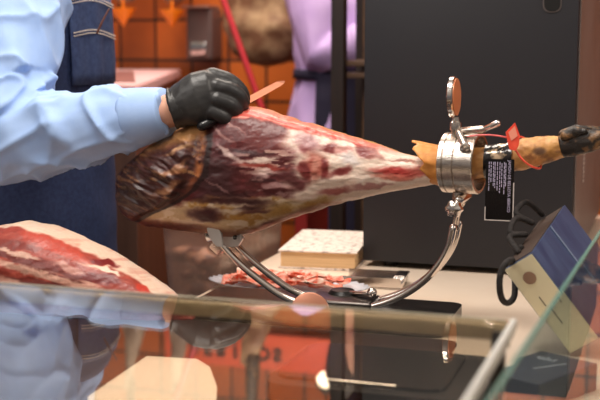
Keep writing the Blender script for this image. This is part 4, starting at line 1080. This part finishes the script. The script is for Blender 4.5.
# apron: front wrap with pocket and stitching
def apron_pt(z, ang, o_=0.):
    zs = [-.55, -.2, .0, .2, .4, .52, .60]; rf = np.interp(z, zs, [.165, .15, .142, .138, .142, .137, .118]) + o_; rs = np.interp(z, zs, [.24, .22, .205, .198, .205, .205, .18]) + o_
    return Vector((TC.x, TC.y, z)) + fwd * (math.cos(ang) * rf) + sd * (math.sin(ang) * rs)
bm = B(); nz_, na = 70, 60; g = []
for i in range(nz_ + 1):
    z = -.55 + 1.13 * i / nz_; row = []
    half = math.radians(np.interp(z, [-.55, .22, .4, .58], [125, 118, 100, 80]))
    for j in range(na + 1):
        a = -half + 2 * half * j / na
        p = apron_pt(z, a); wob = mnoise.noise(Vector((p.x * 4, p.y * 9, p.z * 2))) * .008 + mnoise.noise(p * 16) * .003
        row.append(bm.verts.new(p + (p - Vector((TC.x, TC.y, z))).normalized() * wob))
    g.append(row)
for i in range(nz_):
    for j in range(na): bm.faces.new((g[i][j], g[i][j + 1], g[i + 1][j + 1], g[i + 1][j]))
ap = obj('apron', bm, DENIM, person); md = ap.modifiers.new('s', 'SOLIDIFY'); md.thickness = .004; md.offset = 1
def on_ap(par_, name, bm, m_):
    o = obj(name, bm, m_, person); o.parent = ap; o.matrix_parent_inverse = Matrix.Identity(4); return o
zt = at_D(90, 1, 2.3).z; zb = at_D(90, 33, 2.3).z
bm = B(); g = []
for i in range(9):
    z = zb - .10 + (zt + .012 - zb + .10) * i / 8
    g.append([bm.verts.new(apron_pt(z, math.radians(-46 + 52 * j / 20), .011 + .002 * math.sin(j * .9))) for j in range(21)])
for i in range(8):
    for j in range(20): bm.faces.new((g[i][j], g[i][j + 1], g[i + 1][j + 1], g[i + 1][j]))
pk = on_ap(ap, 'pocket', bm, mat('denim_pocket', (44, 58, 96), .8, c2=(58, 74, 112), scale=100)); md = pk.modifiers.new('s', 'SOLIDIFY'); md.thickness = .003
STI = mat('stitch_thread', (214, 200, 186), .7)
for z0_ in (zt, zt - .006, zb, zb - .006):
    bm = B()
    for j in range(26):
        a0_ = math.radians(-44 + j * 1.85); z = z0_ + .006 * math.sin(j * .18)
        tube(bm, [apron_pt(z, a0_, .0165), apron_pt(z, a0_ + math.radians(1.2), .0165)], .0012, 6)
    st_ = on_ap(ap, 'stitching', bm, STI); st_['kind'] = 'stuff'
bm = B(); pp = at_D(101, 22, 2.18)
tube(bm, [at_D(97, 33, 2.16), at_D(102, 22, 2.16), at_D(109, 9, 2.16)], [(.005, .002), (.007, .002), (.003, .0015)], 10, round_ends=True)
tag(obj('pen_clip', bm, mat('pen_brown', (96, 56, 44), .4)), 'brown pen clip stuck in the denim apron pocket', 'pen')
# glove: fist around the knife handle
bm = B(); GY = 1.885
def hp(px, py, off=0.): return at_D(px, py, GY + off)
tube(bm, [hp(174, 108.5, .008), hp(181, 106, .006), hp(190, 102.5, .002), hp(200, 98.5, -.002), hp(210, 95, -.002), hp(217, 95, 0)], [(.033, .0325), (.033, .0345), (.033, .040), (.031, .0445), (.026, .0420), (.018, .035)], 28, hint=Vector((0, 0, 1)))
FING = [([(212, 76, .004), (230, 82, .006), (242, 95, .016), (240, 107, .030), (228, 109, .036)], .0128),
        ([(215, 87, -.010), (233, 92, -.004), (241.5, 103, .008), (235, 113, .024), (224, 113, .030)], .0130),
        ([(216, 100, -.014), (230, 105, -.008), (236, 113, .004), (228, 120, .018), (217, 119, .024)], .0124),
        ([(212, 112, -.014), (223, 117, -.008), (227, 123, .002), (218, 127, .012), (209, 124, .018)], .0112)]
for ps, r in FING:
    tube(bm, catmull([hp(x, y, o_) for x, y, o_ in ps], 4), [r * k for k in np.interp(np.linspace(0, 1, 17), [0, .3, .6, 1], [1.15, 1.08, 1, .82])], 14, round_ends=True)
tube(bm, catmull([hp(186, 96, .020), hp(202, 88, .034), hp(218, 92, .044), hp(232, 101, .046)], 4), [.0165, .016, .0155, .015, .0145, .014, .0135, .013, .0125, .0125, .012, .012, .0115], 14, round_ends=True)
bm = remesh(bm, .0019, 4)
def gl_d(p, n):
    z = .0016 * max(0, wrinkle(p, Vector((.1, .6, .8)), 70, 10, 2.0)) * max(0, min(1, (hp(192, 100).x - p.x) / .03)) + mnoise.noise(p * 90) * .0004
    return z
displace(bm, gl_d)
glv = obj('glove', bm, GLOVE, person)
bm = B(); cr_ = []
cax = (hp(182, 106) - hp(170, 109)).normalized(); ca, cb_ = frame_from(cax)
for h, r in ((-.008, .0365), (-.006, .0368), (-.003, .035), (.000, .036), (.005, .0345), (.010, .0355), (.016, .034)):
    cr_.append([hp(176.5, 107.5, .008) + cax * h + ca * (math.cos(k * 2 * PI / 48) * r * (1.02 + .015 * math.sin(k * 1.9 + h * 300))) + cb_ * (math.sin(k * 2 * PI / 48) * r * .94 * (1 + .015 * math.sin(k * 2.3))) for k in range(48)])
loft(bm, cr_, cap=False); gc_ = obj('glove_cuff', bm, GLOVE, person); md = gc_.modifiers.new('s', 'SOLIDIFY'); md.thickness = .0015
gc_.parent = glv; gc_.matrix_parent_inverse = Matrix.Identity(4)

# knife
kn = thing('carving_knife', 'narrow carving knife held in the black-gloved fist above the ham', 'knife', tuple(hp(225, 113)))
ka_ = hp(202, 126, -.016); kb__ = hp(243, 103, .028); kt = hp(284.5, 80.5, .075)
bm = B(); tube(bm, [ka_, ka_.lerp(kb__, .3), ka_.lerp(kb__, .7), kb__], [(.0095, .0085), (.0105, .009), (.010, .0085), (.0085, .007)], 16, round_ends=True); obj('handle', bm, mat('knife_handle', (26, 25, 27), .25), kn)
kd = (kt - kb__).normalized(); kn_ = kd.cross(-FW).normalized(); kz = kd.cross(kn_)
bm = B(); Lk = (kt - kb__).length; rows = []
for u, w0, w1 in ((-.1, .0050, .0050), (0, .0055, .0055), (.5, .0055, .0052), (.85, .005, .0045), (.95, .004, .0015), (1.0, .0012, -.0008)):
    q = kb__ + kd * Lk * u
    rows.append([q + kn_ * w0 + kz * .0008, q - kn_ * w1 + kz * .0001, q - kn_ * w1 - kz * .0001, q + kn_ * w0 - kz * .0008])
loft(bm, rows); obj('blade', bm, mat('blade_steel', (170, 112, 88), .3, .8), kn, smooth=False)

# ------- second person in lilac shirt, far back
LIL = mat('lilac_shirt', (196, 166, 214), .75, c2=(180, 150, 204), scale=8)
NAV2 = mat('dark_navy_apron', (34, 28, 52), .8)
p0 = at_Y(338, 75, 1.62); TC2 = Vector((p0.x + .03, 1.66, 0))
per2 = thing('person', 'person in lilac shirt and dark apron standing partly behind the shelf rack', 'person', (TC2.x, TC2.y, FLOOR))
f2 = Vector((.8, -.6, 0)).normalized(); s2 = Vector((-f2.y, f2.x, 0))
Sh2 = TC2 - s2 * .17 + Vector((0, 0, .64)); Sh2L = TC2 + s2 * .17 + Vector((0, 0, .64))
El2 = at_Y(322, 54, 1.50); Wr2 = El2 + Vector((.2, -.02, .05))
El2L = Sh2L + Vector((0.02, .05, -.28)); Wr2L = El2L + f2 * .2 + Vector((0, 0, .02))
bm = B()
loft(bm, [ring_at(TC2 + Vector((0, 0, z)), f2, s2, rf, rs) for z, rf, rs in ((-.06, .09, .14), (.2, .10, .14), (.45, .105, .16), (.6, .09, .16), (.67, .06, .1), (.7, .045, .05))])
hc2 = TC2 + f2 * .03 + Vector((0, 0, .9))
tube(bm, [TC2 + Vector((0, 0, .66)), hc2 - Vector((0, 0, .05))], [.058, .055], 16); head_bm(bm, hc2, f2, s2)
for (a__, e__, w__) in ((Sh2, El2, Wr2), (Sh2L, El2L, Wr2L)):
    tube(bm, [a__, a__.lerp(e__, .5), e__, w__], [.05, .045, .038, .027], 14, round_ends=True)
    d__ = (w__ - e__).normalized(); hand_bm(bm, w__, d__, Vector((0, 0, 1)), d__.cross(Vector((0, 0, 1))).normalized(), .0095)
for s in (-1, 1):
    h0 = TC2 + s2 * s * .085; tube(bm, [h0, h0 + Vector((0, 0, -.42)), Vector((h0.x, h0.y, FLOOR + .06))], [.085, .06, .042], 14, round_ends=True)
bm = remesh(bm, .007, 3); obj('body', bm, SKINM, per2)
bm = B(); loft(bm, [ring_at(hc2 + Vector((0, 0, h)) - f2 * .01, f2, s2, rf, rs, 24) for h, rf, rs in ((-.05, .08, .078), (0, .094, .082), (.05, .1, .083), (.09, .08, .07), (.125, .02, .02))]); obj('hair', bm, HAIR, per2)
bm = B()
loft(bm, [ring_at(TC2 + Vector((0, 0, z)), f2, s2, rf, rs) for z, rf, rs in ((.12, .15, .215), (.18, .15, .21), (.26, .138, .19), (.335, .128, .172), (.4, .136, .185), (.55, .13, .195), (.63, .105, .19), (.68, .08, .11), (.71, .062, .065))])
for (a__, e__, w__) in ((Sh2, El2, Wr2), (Sh2L, El2L, Wr2L)):
    tube(bm, [a__, a__.lerp(e__, .5), e__, e__.lerp(w__, .5), e__.lerp(w__, .9)], [.08, .078, .07, .055, .042], 20, round_ends=True)
bm = remesh(bm, .006, 4); displace(bm, lambda p, n: .016 * max(0, wrinkle(p, Vector((.3, 0, -.9)), 12, 2, 4.4)) ** 2 - .006)
obj('shirt', bm, LIL, per2)
bm = B()
zt2 = at_Y(318, 74, 1.5).z
loft(bm, [ring_at(TC2 + Vector((0, 0, z)), f2, s2, rf, rs) for z, rf, rs in ((zt2 - .016, .147, .193), (zt2 + .012, .145, .190))]); obj('apron_string', bm, NAV2, per2)
bm = B(); g = []
for i in range(11):
    z = -.5 + (zt2 + .5) * i / 10
    g.append([bm.verts.new(TC2 + Vector((0, 0, z)) + f2 * (math.cos(a) * (.17 - .02 * i / 10)) + s2 * (math.sin(a) * (.235 - .035 * i / 10))) for a in np.linspace(-1.12, 1.35, 24)])
for i in range(10):
    for j in range(23): bm.faces.new((g[i][j], g[i][j + 1], g[i + 1][j + 1], g[i + 1][j]))
a2o = obj('apron', bm, NAV2, per2); md = a2o.modifiers.new('s', 'SOLIDIFY'); md.thickness = .004
bm = B()
for s in (-1, 1):
    h0 = TC2 + s2 * s * .09 + Vector((0, 0, .12)); tube(bm, [h0, h0 + Vector((0, 0, -.5)), Vector((h0.x, h0.y, FLOOR + .04))], [.115, .085, .07], 16)
bm = remesh(bm, .015, 2); obj('trousers', bm, TROU, per2)
for s in (-1, 1):
    bm = B(); q = TC2 + s2 * s * .09 + Vector((0, 0, FLOOR + .04)); tube(bm, [q - f2 * .07, q, q + f2 * .16 - Vector((0, 0, .012))], [(.036, .038), (.042, .04), (.036, .024)], 14, round_ends=True); obj('shoe', bm, BLACKMATTE, per2)

# ================================================================== LIGHT, CAMERA
def area(name, loc, tgt, size, power, c, sy=None):
    l = bpy.data.lights.new(name, 'AREA'); l.size = size; l.energy = power; l.color = c
    if sy: l.shape = 'RECTANGLE'; l.size_y = sy
    o = bpy.data.objects.new(name, l); COL.objects.link(o); o.location = loc
    o.rotation_euler = (Vector(tgt) - Vector(loc)).to_track_quat('-Z', 'Y').to_euler(); return o
area('ceiling_light', (-.1, -.5, 1.75), (0, 0, .1), .8, 26, (1, .93, .85), .5)
area('ceiling_light_front', (-.9, -1.6, 1.6), (-.2, .1, .2), .9, 10, (1, .95, .9))
area('ceiling_light_back', (-.5, 1.2, 1.9), (-.6, 2.0, .3), 1.2, 58, (1, .88, .76))
area('ceiling_light_right', (1.5, -.2, 1.5), (.3, .2, .1), .7, 9, (1, .9, .8))
W = bpy.data.worlds.new('World'); S.world = W; W.use_nodes = True
wn = W.node_tree; bgn = wn.nodes['Background']; bgn.inputs[1].default_value = .36
wt = wn.nodes.new('ShaderNodeTexCoord'); ws = wn.nodes.new('ShaderNodeSeparateXYZ'); wr_ = wn.nodes.new('ShaderNodeValToRGB')
wm = wn.nodes.new('ShaderNodeMath'); wm.operation = 'MULTIPLY_ADD'; wm.inputs[1].default_value = .5; wm.inputs[2].default_value = .5
wn.links.new(wt.outputs['Generated'], ws.inputs[0]); wn.links.new(ws.outputs['Z'], wm.inputs[0]); wn.links.new(wm.outputs[0], wr_.inputs['Fac']); wn.links.new(wr_.outputs['Color'], bgn.inputs['Color'])
cr0 = wr_.color_ramp; cr0.elements[0].position = .30; cr0.elements[0].color = (.34, .22, .16, 1); cr0.elements[1].position = .85; cr0.elements[1].color = (1.5, 1.32, 1.15, 1)
for ps_, cl_ in ((.47, (.40, .33, .30, 1)), (.53, (.36, .36, .42, 1)), (.62, (.95, .80, .66, 1))):
    e_ = cr0.elements.new(ps_); e_.color = cl_
cam = bpy.data.cameras.new('Camera'); co = bpy.data.objects.new('Camera', cam); COL.objects.link(co)
co.location = CAM; co.rotation_euler = (PI / 2 - PITCH, 0, YAW)
cam.lens = 70; cam.sensor_width = 36; cam.clip_start = .02
cam.dof.use_dof = True; cam.dof.focus_distance = 1.86; cam.dof.aperture_fstop = 4.5
S.camera = co
S.view_settings.view_transform = 'Standard'; S.view_settings.look = 'None'; S.view_settings.exposure = 0.0
